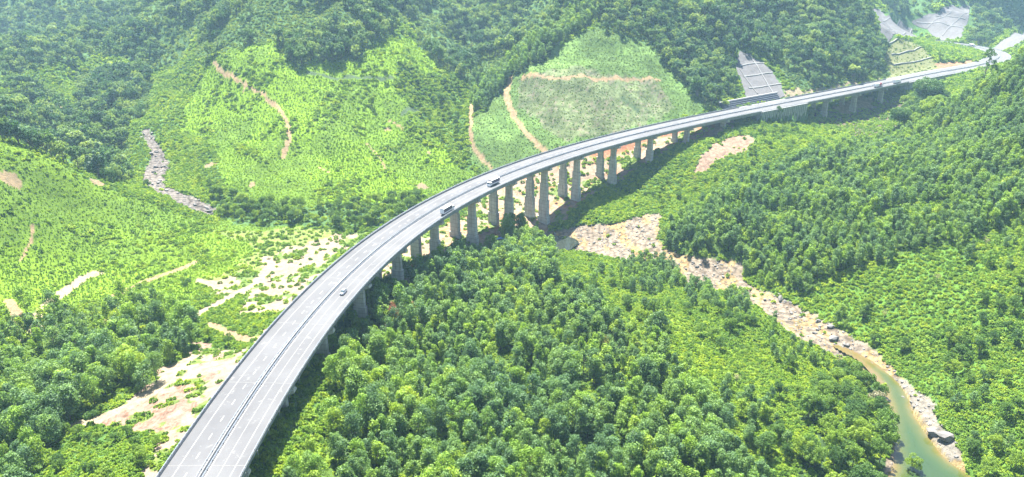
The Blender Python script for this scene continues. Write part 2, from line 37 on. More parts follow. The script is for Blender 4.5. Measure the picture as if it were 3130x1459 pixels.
BOULDERS=[(146.3,369.3,2.3,0,'tall pale boulder at the far edge of the riverbed',None),(159.3,327.9,2.6,1,'largest dark boulder just above the green pool',None),(161.1,337.3,2.0,1,'second dark boulder behind the largest one above the pool',None),(157.5,344.4,1.6,1,'smaller dark rock at the shaded bank above the pool',None),(170.5,245.9,3.6,0,'massive grey rock slab on the bank right of the green pool',None),(167.7,250.2,2.6,0,'cracked grey rock beside the massive slab right of the pool',None),(-198.7,468.1,2.6,0,'pale boulder at the lower end of the rocky side stream',None),(152.2,334.2,1.3,0,'pale flat rock in the shallow run above the pool',None),(148.8,351.7,0.94,0,'pale angular rock lying in the pale riverbed','rocks in the riverbed'),(123.2,399.6,1.24,0,'pale angular rock lying in the pale riverbed','rocks in the riverbed'),(100.4,415.1,0.79,0,'pale angular rock lying in the pale riverbed','rocks in the riverbed'),(146.4,372.8,1.26,0,'pale angular rock lying in the pale riverbed','rocks in the riverbed'),(110.2,410.8,1.16,0,'pale angular rock lying in the pale riverbed','rocks in the riverbed'),(148.4,356.4,1.21,0,'pale angular rock lying in the pale riverbed','rocks in the riverbed'),(170.2,278.5,1.07,0,'pale angular rock lying in the pale riverbed','rocks in the riverbed'),(172.7,253.6,0.8,0,'pale angular rock lying in the pale riverbed','rocks in the riverbed'),(178.2,251.8,0.8,0,'pale angular rock lying in the pale riverbed','rocks in the riverbed'),(100.5,427.2,0.96,0,'pale angular rock lying in the pale riverbed','rocks in the riverbed'),(174.3,263.1,0.92,0,'pale angular rock lying in the pale riverbed','rocks in the riverbed'),(148.6,350.8,0.63,0,'pale angular rock lying in the pale riverbed','rocks in the riverbed'),(103.7,410.4,0.96,0,'pale angular rock lying in the pale riverbed','rocks in the riverbed'),(82.2,462.1,1.3,0,'pale angular rock lying in the pale riverbed','rocks in the riverbed'),(144.9,350.6,1.04,0,'pale angular rock lying in the pale riverbed','rocks in the riverbed'),(162.6,323.3,1.12,0,'pale angular rock lying in the pale riverbed','rocks in the riverbed'),(176.0,277.1,0.83,0,'pale angular rock lying in the pale riverbed','rocks in the riverbed'),(108.8,414.8,1.01,0,'pale angular rock lying in the pale riverbed','rocks in the riverbed'),(145.6,350.2,0.8,0,'pale angular rock lying in the pale riverbed','rocks in the riverbed'),(97.1,414.4,1.23,0,'pale angular rock lying in the pale riverbed','rocks in the riverbed'),(159.8,332.4,0.61,0,'pale angular rock lying in the pale riverbed','rocks in the riverbed'),(156.4,339.6,1.06,0,'pale angular rock lying in the pale riverbed','rocks in the riverbed'),(64.3,457.4,1.03,0,'pale angular rock lying in the pale riverbed','rocks in the riverbed'),(163.0,323.8,1.02,0,'pale angular rock lying in the pale riverbed','rocks in the riverbed'),(140.2,378.3,0.63,0,'pale angular rock lying in the pale riverbed','rocks in the riverbed'),(138.5,370.6,1.3,0,'pale angular rock lying in the pale riverbed','rocks in the riverbed'),(52.4,449.4,0.9,0,'pale angular rock lying in the pale riverbed','rocks in the riverbed'),(148.2,358.3,1.12,0,'pale angular rock lying in the pale riverbed','rocks in the riverbed'),(64.2,456.8,0.63,0,'pale angular rock lying in the pale riverbed','rocks in the riverbed'),(166.5,322.4,0.62,0,'pale angular rock lying in the pale riverbed','rocks in the riverbed'),(171.3,249.7,1.06,0,'pale angular rock lying in the pale riverbed','rocks in the riverbed'),(152.6,355.1,0.89,0,'pale angular rock lying in the pale riverbed','rocks in the riverbed'),(100.5,415.7,1.05,0,'pale angular rock lying in the pale riverbed','rocks in the riverbed'),(177.2,259.9,0.62,0,'pale angular rock lying in the pale riverbed','rocks in the riverbed'),(154.4,336.9,1.14,0,'pale angular rock lying in the pale riverbed','rocks in the riverbed'),(178.2,261.2,0.64,0,'pale angular rock lying in the pale riverbed','rocks in the riverbed'),(173.1,272.9,0.88,0,'pale angular rock lying in the pale riverbed','rocks in the riverbed'),(84.8,456.4,1.12,0,'pale angular rock lying in the pale riverbed','rocks in the riverbed'),(163.9,322.5,1.25,0,'pale angular rock lying in the pale riverbed','rocks in the riverbed'),(67.4,447.7,0.84,0,'pale angular rock lying in the pale riverbed','rocks in the riverbed'),(81.4,456.6,0.82,0,'pale angular rock lying in the pale riverbed','rocks in the riverbed'),(174.3,260.7,1.08,0,'pale angular rock lying in the pale riverbed','rocks in the riverbed'),(156.0,337.8,0.95,0,'pale angular rock lying in the pale riverbed','rocks in the riverbed'),(163.5,333.5,0.63,0,'pale angular rock lying in the pale riverbed','rocks in the riverbed'),(53.0,449.9,1.07,0,'pale angular rock lying in the pale riverbed','rocks in the riverbed'),(111.0,411.4,0.93,0,'pale angular rock lying in the pale riverbed','rocks in the riverbed'),(-248.9,505.0,1.04,0,'pale rock in the steep side stream left of the bright hill','rocks in the side stream'),(-296.9,595.5,1.47,0,'pale rock in the steep side stream left of the bright hill','rocks in the side stream'),(-265.6,537.1,1.66,0,'pale rock in the steep side stream left of the bright hill','rocks in the side stream'),(-273.6,561.2,1.02,0,'pale rock in the steep side stream left of the bright hill','rocks in the side stream'),(-211.3,474.2,1.42,0,'pale rock in the steep side stream left of the bright hill','rocks in the side stream'),(-202.4,468.9,0.83,0,'pale rock in the steep side stream left of the bright hill','rocks in the side stream'),(-290.5,595.6,1.42,0,'pale rock in the steep side stream left of the bright hill','rocks in the side stream'),(-262.8,545.2,1.2,0,'pale rock in the steep side stream left of the bright hill','rocks in the side stream'),(-196.8,465.3,1.13,0,'pale rock in the steep side stream left of the bright hill','rocks in the side stream'),(-260.1,545.3,1.4,0,'pale rock in the steep side stream left of the bright hill','rocks in the side stream'),(-253.8,502.4,1.23,0,'pale rock in the steep side stream left of the bright hill','rocks in the side stream'),(-200.4,463.7,0.9,0,'pale rock in the steep side stream left of the bright hill','rocks in the side stream'),(-283.5,585.5,1.2,0,'pale rock in the steep side stream left of the bright hill','rocks in the side stream'),(-254.5,509.1,1.29,0,'pale rock in the steep side stream left of the bright hill','rocks in the side stream'),(-211.4,482.3,1.13,0,'pale rock in the steep side stream left of the bright hill','rocks in the side stream'),(-204.0,473.5,1.41,0,'pale rock in the steep side stream left of the bright hill','rocks in the side stream'),(-259.0,544.0,0.96,0,'pale rock in the steep side stream left of the bright hill','rocks in the side stream'),(-253.5,518.5,1.87,0,'pale rock in the steep side stream left of the bright hill','rocks in the side stream'),(-290.6,596.4,1.14,0,'pale rock in the steep side stream left of the bright hill','rocks in the side stream'),(-233.6,484.6,1.46,0,'pale rock in the steep side stream left of the bright hill','rocks in the side stream'),(-237.9,493.6,1.73,0,'pale rock in the steep side stream left of the bright hill','rocks in the side stream'),(-267.5,545.1,1.75,0,'pale rock in the steep side stream left of the bright hill','rocks in the side stream'),(-287.8,588.3,1.14,0,'pale rock in the steep side stream left of the bright hill','rocks in the side stream'),(-251.8,512.6,1.83,0,'pale rock in the steep side stream left of the bright hill','rocks in the side stream'),(-228.5,489.9,1.29,0,'pale rock in the steep side stream left of the bright hill','rocks in the side stream'),(-278.5,564.1,1.88,0,'pale rock in the steep side stream left of the bright hill','rocks in the side stream'),(-269.2,546.4,0.96,0,'pale rock in the steep side stream left of the bright hill','rocks in the side stream'),(-202.0,472.2,1.83,0,'pale rock in the steep side stream left of the bright hill','rocks in the side stream'),(-275.5,567.0,1.48,0,'pale rock in the steep side stream left of the bright hill','rocks in the side stream'),(-295.9,588.8,1.79,0,'pale rock in the steep side stream left of the bright hill','rocks in the side stream')]
GULLY=[(274.9,685.0),(297.5,705.4),(343.1,733.0),(387.0,745.4),(392.2,735.3),(365.2,708.6),(327.0,620.4),(305.9,608.0),(283.4,604.6),(271.0,627.0),(267.3,655.1)]
TARPS=[(-6.6,426.0,3.2,'small blue tarpaulin shelter beside the dark pool under the viaduct')]
HAZE=0.0001

def tps_fit(P):
    n=len(P); xy=P[:,:2]/300.0
    d2=((xy[:,None]-xy[None])**2).sum(-1)
    K=np.where(d2>0,d2*np.log(np.maximum(d2,1e-12)),0)*0.5+np.eye(n)*2e-4
    A=np.zeros((n+3,n+3));A[:n,:n]=K;A[:n,n]=1;A[:n,n+1:]=xy;A[n:,:n]=A[:n,n:].T
    return xy,np.linalg.solve(A,np.concatenate([P[:,2],[0,0,0]]))
def tps_eval(fit,x,y):
    xy,w=fit; sh=x.shape; q=np.stack([x.ravel(),y.ravel()],1)/300.0; out=np.empty(len(q))
    for i in range(0,len(q),20000):
        d2=((q[i:i+20000,None]-xy[None])**2).sum(-1)
        out[i:i+20000]=(np.where(d2>0,d2*np.log(np.maximum(d2,1e-12)),0)*0.5)@w[:-3]+w[-3]+q[i:i+20000]@w[-2:]
    return out.reshape(sh)
def _h(ix,iy,s):
    n=(ix.astype(np.int64)*374761393+iy.astype(np.int64)*668265263+s*1442695041)&0xffffffff
    n=((n^(n>>13))*1274126177)&0xffffffff
    return ((n^(n>>16))&0xffff)/65535.0
def vnoise(x,y,s=0):
    ix=np.floor(x);iy=np.floor(y);fx=x-ix;fy=y-iy
    fx=fx*fx*fx*(fx*(fx*6-15)+10);fy=fy*fy*fy*(fy*(fy*6-15)+10)
    a=_h(ix,iy,s);b=_h(ix+1,iy,s);c=_h(ix,iy+1,s);d=_h(ix+1,iy+1,s)
    return (a+(b-a)*fx)*(1-fy)+(c+(d-c)*fx)*fy
def fbm(x,y,o=4,s=0):
    r=0;a=.5;t=0
    for k in range(o):
        r=r+a*vnoise(x,y,s+k*17);t+=a;a*=.5;x=x*2.03+11.3;y=y*1.97-7.1
    return r/t
def ss(a,b,x):
    t=np.clip((x-a)/(b-a),0,1);return t*t*(3-2*t)
def inpoly(x,y,poly):
    r=np.zeros(x.shape,bool);p=np.asarray(poly,float)
    m=(x>=p[:,0].min())&(x<=p[:,0].max())&(y>=p[:,1].min())&(y<=p[:,1].max())
    if not m.any(): return r
    xx=x[m];yy=y[m];q=np.zeros(xx.shape,bool);j=len(p)-1
    for i in range(len(p)):
        xi,yi=p[i];xj,yj=p[j]
        c=((yi>yy)!=(yj>yy))&(xx<(xj-xi)*(yy-yi)/((yj-yi) if yj!=yi else 1e-9)+xi)
        q^=c;j=i
    r[m]=q;return r
def segdist(x,y,line):
    """distance to a polyline, arc length of the nearest point, signed side (+ right)"""
    p=np.asarray(line,float);best=np.full(x.shape,1e9);arc=np.zeros(x.shape);side=np.zeros(x.shape);s0=0
    for i in range(len(p)-1):
        ax,ay=p[i][:2];bx,by=p[i+1][:2];dx=bx-ax;dy=by-ay;l=math.hypot(dx,dy)
        t=np.clip(((x-ax)*dx+(y-ay)*dy)/(l*l),0,1)
        d=np.hypot(x-ax-t*dx,y-ay-t*dy);m=d<best
        best=np.where(m,d,best);arc=np.where(m,s0+t*l,arc)
        side=np.where(m,np.sign((x-ax)*dy-(y-ay)*dx),side);s0+=l
    return best,arc,side
def spline(pts,n=8):
    p=np.asarray(pts,float);o=[]
    q=np.vstack([2*p[0]-p[1],p,2*p[-1]-p[-2]])
    for i in range(1,len(q)-2):
        for k in range(n):
            t=k/n;o.append(.5*((2*q[i])+(-q[i-1]+q[i+1])*t+(2*q[i-1]-5*q[i]+4*q[i+1]-q[i+2])*t*t+(-q[i-1]+3*q[i]-3*q[i+1]+q[i+2])*t**3))
    o.append(p[-1]);return np.array(o)
ROAD=spline([(-80,50),(-84,90),(-86,130),(-86.46,169.53),(-84.82,215.29),(-80.52,259.47),(-73.03,301.79),(-62.04,342.04),(-47.38,380.14),(-29.05,416.07),(-7.15,449.9),(18.08,481.78),(46.34,511.88),(77.23,540.42),(110.34,567.67),(145.18,593.89),(181.31,619.35),(218.25,644.34),(255.58,669.1),(292.93,693.85),(329.97,718.78),(366.5,744.01),(402.4,769.61),(455,806),(507,841),(552,880),(588,925),(606,975),(604,1020),(588,1060),(565,1100)],6)
RS=np.concatenate([[0],np.cumsum(np.hypot(*np.diff(ROAD,axis=0).T))])
S0=RS[18]        # arc length where the visible part starts
def road_z(x,y=None): return .01627*np.minimum(x,440)
def road_at(s,off=0.0):
    s=np.asarray(s,float)+S0
    x=np.interp(s,RS,ROAD[:,0]);y=np.interp(s,RS,ROAD[:,1])
    x2=np.interp(s+1,RS,ROAD[:,0]);y2=np.interp(s+1,RS,ROAD[:,1]);x1=np.interp(s-1,RS,ROAD[:,0]);y1=np.interp(s-1,RS,ROAD[:,1])
    tx=x2-x1;ty=y2-y1;l=np.hypot(tx,ty);tx/=l;ty/=l
    X=x+ty*off;Y=y-tx*off
    return X,Y,road_z(X),tx,ty
TFIT=tps_fit(CTRL)
def height(x,y,detail=True):
    z=tps_eval(TFIT,x,y)
    # gullies and ribs on the forested mountains, small lumps everywhere
    far=ss(560,760,y)
    up=ss(5,45,z)
    if detail:
        r=1-np.abs(2*fbm(x/95.0,y/120.0,4,5)-1)
        z=z+(r-.62)*np.where(x<100,36,26)*far*up
        z=z+(fbm(x/22.0,y/22.0,4,9)-.5)*(2.2+4*up)
        r2=1-np.abs(2*fbm((x+.35*y)/38.0,y/85.0,3,23)-1)
        z=z+(r2-.65)*13*(1-ss(150,200,x))*ss(455,500,y)*(1-far*up)*ss(-26,-8,z)
    d,a,side=segdist(x,y,ROAD);s=a-S0
    zr=road_z(x)-.35
    on=((s>576)&(s<638))|(s>803)
    wr=np.where(side>0,1-ss(12.3,np.where(s>905,50.0,13.0),d),1-ss(14,34,d))
    w2=np.where(s>803,1,ss(572,578,s)*(1-ss(636,642,s)))*on
    z=z*(1-w2*wr)+zr*w2*wr
    # keep the ground below the bridge decks
    ub=(1-ss(13,20,d))*(1-w2)
    z=np.where(ub>0,np.minimum(z,zr-3.2*ub+8*(1-ub)),z)
    for poly,lev,dep in POOLS:
        m=inpoly(x,y,poly)
        if m.any():
            e,_,_=segdist(x[m],y[m],list(poly)+[poly[0]])
            z[m]=np.minimum(z[m],lev+.25)*0+lev-np.minimum(e*.28,dep)+.02
    return z

# ---------------------------------------------------------------- helpers
def tag(o,label=None,cat=None,group=None,kind=None):
    if label:o['label']=label
    if cat:o['category']=cat
    if group:o['group']=group
    if kind:o['kind']=kind
    return o
def empty(name,loc,label,cat,group=None,rz=0):
    o=bpy.data.objects.new(name,None);COL.objects.link(o);o.location=loc;o.rotation_euler=(0,0,rz);o.empty_display_size=.5
    return tag(o,label,cat,group)
def mesh(name,v,f,mat,smooth=False):
    me=bpy.data.meshes.new(name)
    me.from_pydata([tuple(map(float,q)) for q in v],[],[tuple(int(i) for i in q) for q in f])
    if mat:me.materials.append(mat)
    if smooth:me.polygons.foreach_set('use_smooth',[True]*len(me.polygons))
    me.update();return me
def fastmesh(name,V,Q,mat,k=4,smooth=False):
    me=bpy.data.meshes.new(name);n=len(V);m=len(Q)
    me.vertices.add(n);me.vertices.foreach_set('co',np.asarray(V,np.float32).ravel())
    me.loops.add(m*k);me.loops.foreach_set('vertex_index',np.asarray(Q,np.int32).ravel())
    me.polygons.add(m);me.polygons.foreach_set('loop_start',np.arange(0,m*k,k,dtype=np.int32))
    me.polygons.foreach_set('loop_total',np.full(m,k,np.int32))
    me.polygons.foreach_set('use_smooth',np.full(m,smooth,bool))
    if mat:me.materials.append(mat)
    me.update(calc_edges=True);return me
def link(name,me,parent=None,**k):
    o=bpy.data.objects.new(name,me);COL.objects.link(o)
    if parent:o.parent=parent
    return tag(o,**k)
class MB:
    def __init__(s):s.v=[];s.f=[]
    def add(s,v,f):
        n=len(s.v);s.v+=[tuple(q) for q in v];s.f+=[tuple(i+n for i in q) for q in f];return s
    def box(s,x0,x1,y0,y1,z0,z1):
        return s.add([(x0,y0,z0),(x1,y0,z0),(x1,y1,z0),(x0,y1,z0),(x0,y0,z1),(x1,y0,z1),(x1,y1,z1),(x0,y1,z1)],
          [(0,3,2,1),(4,5,6,7),(0,1,5,4),(1,2,6,5),(2,3,7,6),(3,0,4,7)])
    def hexa(s,b,t):
        return s.add(list(b)+list(t),[(0,3,2,1),(4,5,6,7),(0,1,5,4),(1,2,6,5),(2,3,7,6),(3,0,4,7)])
    def loft(s,rings,cap=True):
        n=len(s.v);k=len(rings[0])
        for r in rings:s.v+=[tuple(q) for q in r]
        for a in range(len(rings)-1):
            for i in range(k):
                j=(i+1)%k;s.f.append((n+a*k+i,n+a*k+j,n+(a+1)*k+j,n+(a+1)*k+i))
        if cap:
            s.f.append(tuple(n+i for i in reversed(range(k))));s.f.append(tuple(n+(len(rings)-1)*k+i for i in range(k)))
        return s
    def cyl(s,c,ax,r,h,k=14):
        ax=np.asarray(ax,float);ax/=np.linalg.norm(ax);u=np.cross(ax,[0,0,1.0]);
        if np.linalg.norm(u)<.1:u=np.cross(ax,[1.0,0,0])
        u/=np.linalg.norm(u);w=np.cross(ax,u);c=np.asarray(c,float)
        R=[[c+ax*q+r*(math.cos(a)*u+math.sin(a)*w) for a in np.linspace(0,2*math.pi,k,endpoint=False)] for q in (-h/2,h/2)]
        return s.loft(R)
    def build(s,name,mat,parent=None,smooth=False,**k):
        v=np.array(s.v)
        return link(name,mesh(name,v,s.f,mat,smooth),parent,**k)
# ---------------------------------------------------------------- materials
def newmat(name):
    m=bpy.data.materials.new(name);m.use_nodes=True;return m,m.node_tree,m.node_tree.nodes['Principled BSDF']
def noise(nt,scale,detail=4,rough=.55,coord=None):
    n=nt.nodes.new('ShaderNodeTexNoise');n.inputs['Scale'].default_value=scale;n.inputs['Detail'].default_value=detail;n.inputs['Roughness'].default_value=rough
    if coord:nt.links.new(coord,n.inputs['Vector'])
    return n
def ramp(nt,inp,stops):
    r=nt.nodes.new('ShaderNodeValToRGB');e=r.color_ramp.elements
    while len(e)<len(stops):e.new(.5)
    for q,(p,c) in zip(e,stops):q.position=p;q.color=tuple(c)+(1,) if len(c)==3 else c
    nt.links.new(inp,r.inputs[0]);return r
def mixc(nt,a,b,f,mode='MIX'):
    n=nt.nodes.new('ShaderNodeMix');n.data_type='RGBA';n.blend_type=mode
    for s,v in ((n.inputs[0],f),(n.inputs[6],a),(n.inputs[7],b)):
        if hasattr(v,'is_output'):nt.links.new(v,s)
        elif isinstance(v,(int,float)):s.default_value=v
        else:s.default_value=tuple(v)+(1,)
    return n.outputs[2]
def plain(name,c1,c2=None,scale=1.0,rough=.8,metal=0,bump=0,detail=6):
    m,nt,b=newmat(name);tc=nt.nodes.new('ShaderNodeTexCoord')
    b.inputs['Roughness'].default_value=rough;b.inputs['Metallic'].default_value=metal
    if c2 is None:c2=tuple(x*.8 for x in c1)
    n=noise(nt,scale,detail,.6,tc.outputs['Object'])
    r=ramp(nt,n.outputs[0],[(.35,c2),(.65,c1)]);nt.links.new(r.outputs[0],b.inputs['Base Color'])
    if bump:
        bp=nt.nodes.new('ShaderNodeBump');bp.inputs['Strength'].default_value=.6;bp.inputs['Distance'].default_value=bump
        nt.links.new(n.outputs[0],bp.inputs['Height']);nt.links.new(bp.outputs[0],b.inputs['Normal'])
    return m
def concrete(name,c,band=0.0,stain=.6):
    m,nt,b=newmat(name);g=nt.nodes.new('ShaderNodeNewGeometry');b.inputs['Roughness'].default_value=.85
    mp=nt.nodes.new('ShaderNodeMapping');mp.inputs['Scale'].default_value=(1,1,.12);nt.links.new(g.outputs['Position'],mp.inputs[0])
    n1=noise(nt,.9,5,.6,mp.outputs[0]);n2=noise(nt,.25,4,.6,g.outputs['Position'])
    r=ramp(nt,n1.outputs[0],[(.3,tuple(x*stain for x in c)),(.6,c)])
    r2=ramp(nt,n2.outputs[0],[(.35,(.78,.77,.74)),(.65,(1,1,1))])
    col=mixc(nt,r.outputs[0],r2.outputs[0],1.0,'MULTIPLY')
    if band:
        sx=nt.nodes.new('ShaderNodeSeparateXYZ');nt.links.new(g.outputs['Position'],sx.inputs[0])
        w=nt.nodes.new('ShaderNodeMath');w.operation='PINGPONG';w.inputs[1].default_value=band/2;nt.links.new(sx.outputs[2],w.inputs[0])
        l=nt.nodes.new('ShaderNodeMath');l.operation='LESS_THAN';l.inputs[1].default_value=.11;nt.links.new(w.outputs[0],l.inputs[0])
        col=mixc(nt,col,tuple(x*.45 for x in c),l.outputs[0])
    nt.links.new(col,b.inputs['Base Color']);return m
M={}
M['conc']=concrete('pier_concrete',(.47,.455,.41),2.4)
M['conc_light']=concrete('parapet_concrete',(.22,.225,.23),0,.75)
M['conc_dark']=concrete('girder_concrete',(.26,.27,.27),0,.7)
M['wallc']=concrete('ribbed_wall_concrete',(.36,.38,.37),1.8)
M['gabion']=plain('dark_stone',(.10,.115,.15),(.03,.035,.05),1.2,.9,0,.15)
M['steel']=plain('galvanised_rail',(.20,.24,.30),(.14,.17,.21),3,.55,.3)
M['white_line']=plain('road_paint',(.24,.24,.24),(.12,.12,.12),.9,.7)
M['joint']=plain('joint_strip',(.105,.105,.105),(.075,.075,.075),1.5,.8)
# asphalt: bleached, dusty, with pale cement stains
m,nt,b=newmat('bleached_asphalt');g=nt.nodes.new('ShaderNodeNewGeometry')
n1=noise(nt,.05,5,.6,g.outputs['Position']);n2=noise(nt,.35,6,.65,g.outputs['Position']);n3=noise(nt,4,3,.6,g.outputs['Position'])
r=ramp(nt,n1.outputs[0],[(.35,(.082,.083,.088)),(.7,(.108,.109,.114))])
st=ramp(nt,n2.outputs[0],[(.60,(0,0,0)),(.68,(.65,.65,.65))])
c=mixc(nt,r.outputs[0],(.16,.16,.157),st.outputs[0])
r3=ramp(nt,n3.outputs[0],[(.3,(.86,.86,.86)),(.7,(1,1,1))]);c=mixc(nt,c,r3.outputs[0],1.0,'MULTIPLY')
nt.links.new(c,b.inputs['Base Color']);b.inputs['Roughness'].default_value=.92;b.inputs['Specular IOR Level'].default_value=.2;M['asphalt']=m
# ground sheet: colour of soil, grass and rock per place, broken up by noise
m,nt,b=newmat('ground_cover_soil');g=nt.nodes.new('ShaderNodeNewGeometry');b.inputs['Roughness'].default_value=.95;b.inputs['Specular IOR Level'].default_value=.1
vc=nt.nodes.new('ShaderNodeVertexColor');vc.layer_name='land'
vr=nt.nodes.new('ShaderNodeVertexColor');vr.layer_name='rock'
n1=noise(nt,.35,6,.7,g.outputs['Position']);n2=noise(nt,.06,5,.6,g.outputs['Position']);n3=noise(nt,1.6,5,.7,g.outputs['Position'])
r=ramp(nt,n1.outputs[0],[(.32,(.60,.62,.58)),(.5,(.95,.95,.95)),(.68,(1.25,1.22,1.2))]);c=mixc(nt,vc.outputs[0],r.outputs[0],1.0,'MULTIPLY')
r=ramp(nt,n2.outputs[0],[(.3,(.85,.87,.86)),(.7,(1.12,1.1,1.0))]);c=mixc(nt,c,r.outputs[0],1.0,'MULTIPLY')
vo=nt.nodes.new('ShaderNodeTexVoronoi');vo.inputs['Scale'].default_value=.42;nt.links.new(g.outputs['Position'],vo.inputs['Vector'])
rv=ramp(nt,vo.outputs['Distance'],[(.0,(1.25,1.22,1.2)),(.45,(.95,.93,.9)),(.8,(.42,.40,.38))]);c2=mixc(nt,c,rv.outputs[0],1.0,'MULTIPLY')
c=mixc(nt,c,c2,vr.outputs[0]);nt.links.new(c,b.inputs['Base Color'])
bp=nt.nodes.new('ShaderNodeBump');bp.inputs['Strength'].default_value=.9;bp.inputs['Distance'].default_value=.8;nt.links.new(n3.outputs[0],bp.inputs['Height']);nt.links.new(bp.outputs[0],b.inputs['Normal'])
M['ground']=m
# water: shallow tan to deep green
m,nt,b=newmat('river_water');vc=nt.nodes.new('ShaderNodeVertexColor');vc.layer_name='depth';g=nt.nodes.new('ShaderNodeNewGeometry')
n=noise(nt,.12,5,.6,g.outputs['Position']);ad=nt.nodes.new('ShaderNodeMath');ad.operation='MULTIPLY_ADD';ad.inputs[1].default_value=.5;nt.links.new(n.outputs[0],ad.inputs[0])
sb=nt.nodes.new('ShaderNodeMath');sb.operation='SUBTRACT';nt.links.new(vc.outputs[0],ad.inputs[2]);nt.links.new(ad.outputs[0],sb.inputs[0]);sb.inputs[1].default_value=.25
r=ramp(nt,sb.outputs[0],[(0,(.11,.08,.032)),(.12,(.08,.072,.02)),(.32,(.048,.060,.016)),(.7,(.028,.050,.015)),(1,(.024,.045,.016))])
nt.links.new(r.outputs[0],b.inputs['Base Color']);b.inputs['Roughness'].default_value=.12
n=noise(nt,1.2,3,.5,g.outputs['Position']);bp=nt.nodes.new('ShaderNodeBump');bp.inputs['Strength'].default_value=.15;bp.inputs['Distance'].default_value=.1;nt.links.new(n.outputs[0],bp.inputs['Height']);nt.links.new(bp.outputs[0],b.inputs['Normal'])
M['water']=m
def leafmat(name,stops,trans=.42,rough=.6):
    m,nt,b=newmat(name);oi=nt.nodes.new('ShaderNodeObjectInfo');out=nt.nodes['Material Output']
    r=ramp(nt,oi.outputs['Random'],stops);g=nt.nodes.new('ShaderNodeNewGeometry')
    r2=ramp(nt,g.outputs['Random Per Island'],[(0,(.74,.78,.74)),(.5,(1,1,1)),(1,(1.28,1.22,1.12))])
    c=mixc(nt,r.outputs[0],r2.outputs[0],1.0,'MULTIPLY')
    n=noise(nt,.022,4,.65,g.outputs['Position']);r3=ramp(nt,n.outputs[0],[(.35,(.82,.88,1.05)),(.65,(1.2,1.12,.75))]);c=mixc(nt,c,r3.outputs[0],1.0,'MULTIPLY')
    nt.links.new(c,b.inputs['Base Color']);b.inputs['Roughness'].default_value=rough;b.inputs['Specular IOR Level'].default_value=.35
    t=nt.nodes.new('ShaderNodeBsdfTranslucent');c2=mixc(nt,c,(1.3,1.25,.55),1.0,'MULTIPLY');nt.links.new(c2,t.inputs[0])
    mx=nt.nodes.new('ShaderNodeMixShader');mx.inputs[0].default_value=trans;nt.links.new(b.outputs[0],mx.inputs[1]);nt.links.new(t.outputs[0],mx.inputs[2]);nt.links.new(mx.outputs[0],out.inputs[0])
    return m
M['acacia']=leafmat('acacia_leaves',[(0,(.075,.15,.06)),(.3,(.11,.205,.08)),(.6,(.15,.255,.065)),(.88,(.18,.31,.04)),(1,(.23,.33,.035))])
M['broad']=leafmat('broad_leaves',[(0,(.05,.115,.025)),(.4,(.095,.185,.03)),(.75,(.16,.26,.028)),(1,(.22,.32,.03))])
M['wild']=leafmat('mountain_forest_leaves',[(0,(.03,.08,.04)),(.35,(.06,.14,.055)),(.7,(.13,.22,.075)),(1,(.23,.32,.09))])
M['bright']=leafmat('young_bright_leaves',[(0,(.16,.30,.016)),(.5,(.22,.37,.018)),(1,(.31,.45,.022))])
M['scrub']=leafmat('scrub_leaves',[(0,(.10,.20,.022)),(.5,(.17,.29,.025)),(1,(.28,.38,.028))])
M['coolscrub']=leafmat('hillside_scrub_leaves',[(0,(.09,.17,.05)),(.5,(.15,.24,.065)),(1,(.22,.30,.075))])
M['bigdark']=leafmat('dark_spreading_leaves',[(0,(.05,.12,.025)),(1,(.07,.15,.03))],.3)
M['rust']=leafmat('rusty_dead_leaves',[(0,(.28,.11,.05)),(1,(.34,.15,.07))],.3)
M['paleleaf']=leafmat('pale_greenish_grey_leaves',[(0,(.25,.24,.14)),(1,(.30,.28,.17))],.2)
M['olive']=leafmat('yellow_olive_leaves',[(0,(.18,.19,.04)),(1,(.20,.20,.05))],.3)
M['bark']=plain('grey_brown_bark',(.16,.13,.10),(.08,.065,.05),3,.9)
M['rock']=plain('river_rock',(.165,.155,.145),(.08,.076,.072),.8,.85,0,.1)
M['darkrock']=plain('dark_boulder_rock',(.15,.145,.14),(.07,.07,.07),.8,.85,0,.1)
M['net']=concrete('shotcrete_lining',(.088,.085,.09),0,.6)
M['rib']=plain('lining_rib',(.15,.15,.15),(.11,.11,.11),1,.8)
M['darkrib']=plain('drain_channel',(.12,.12,.12),(.08,.08,.08),1,.8)
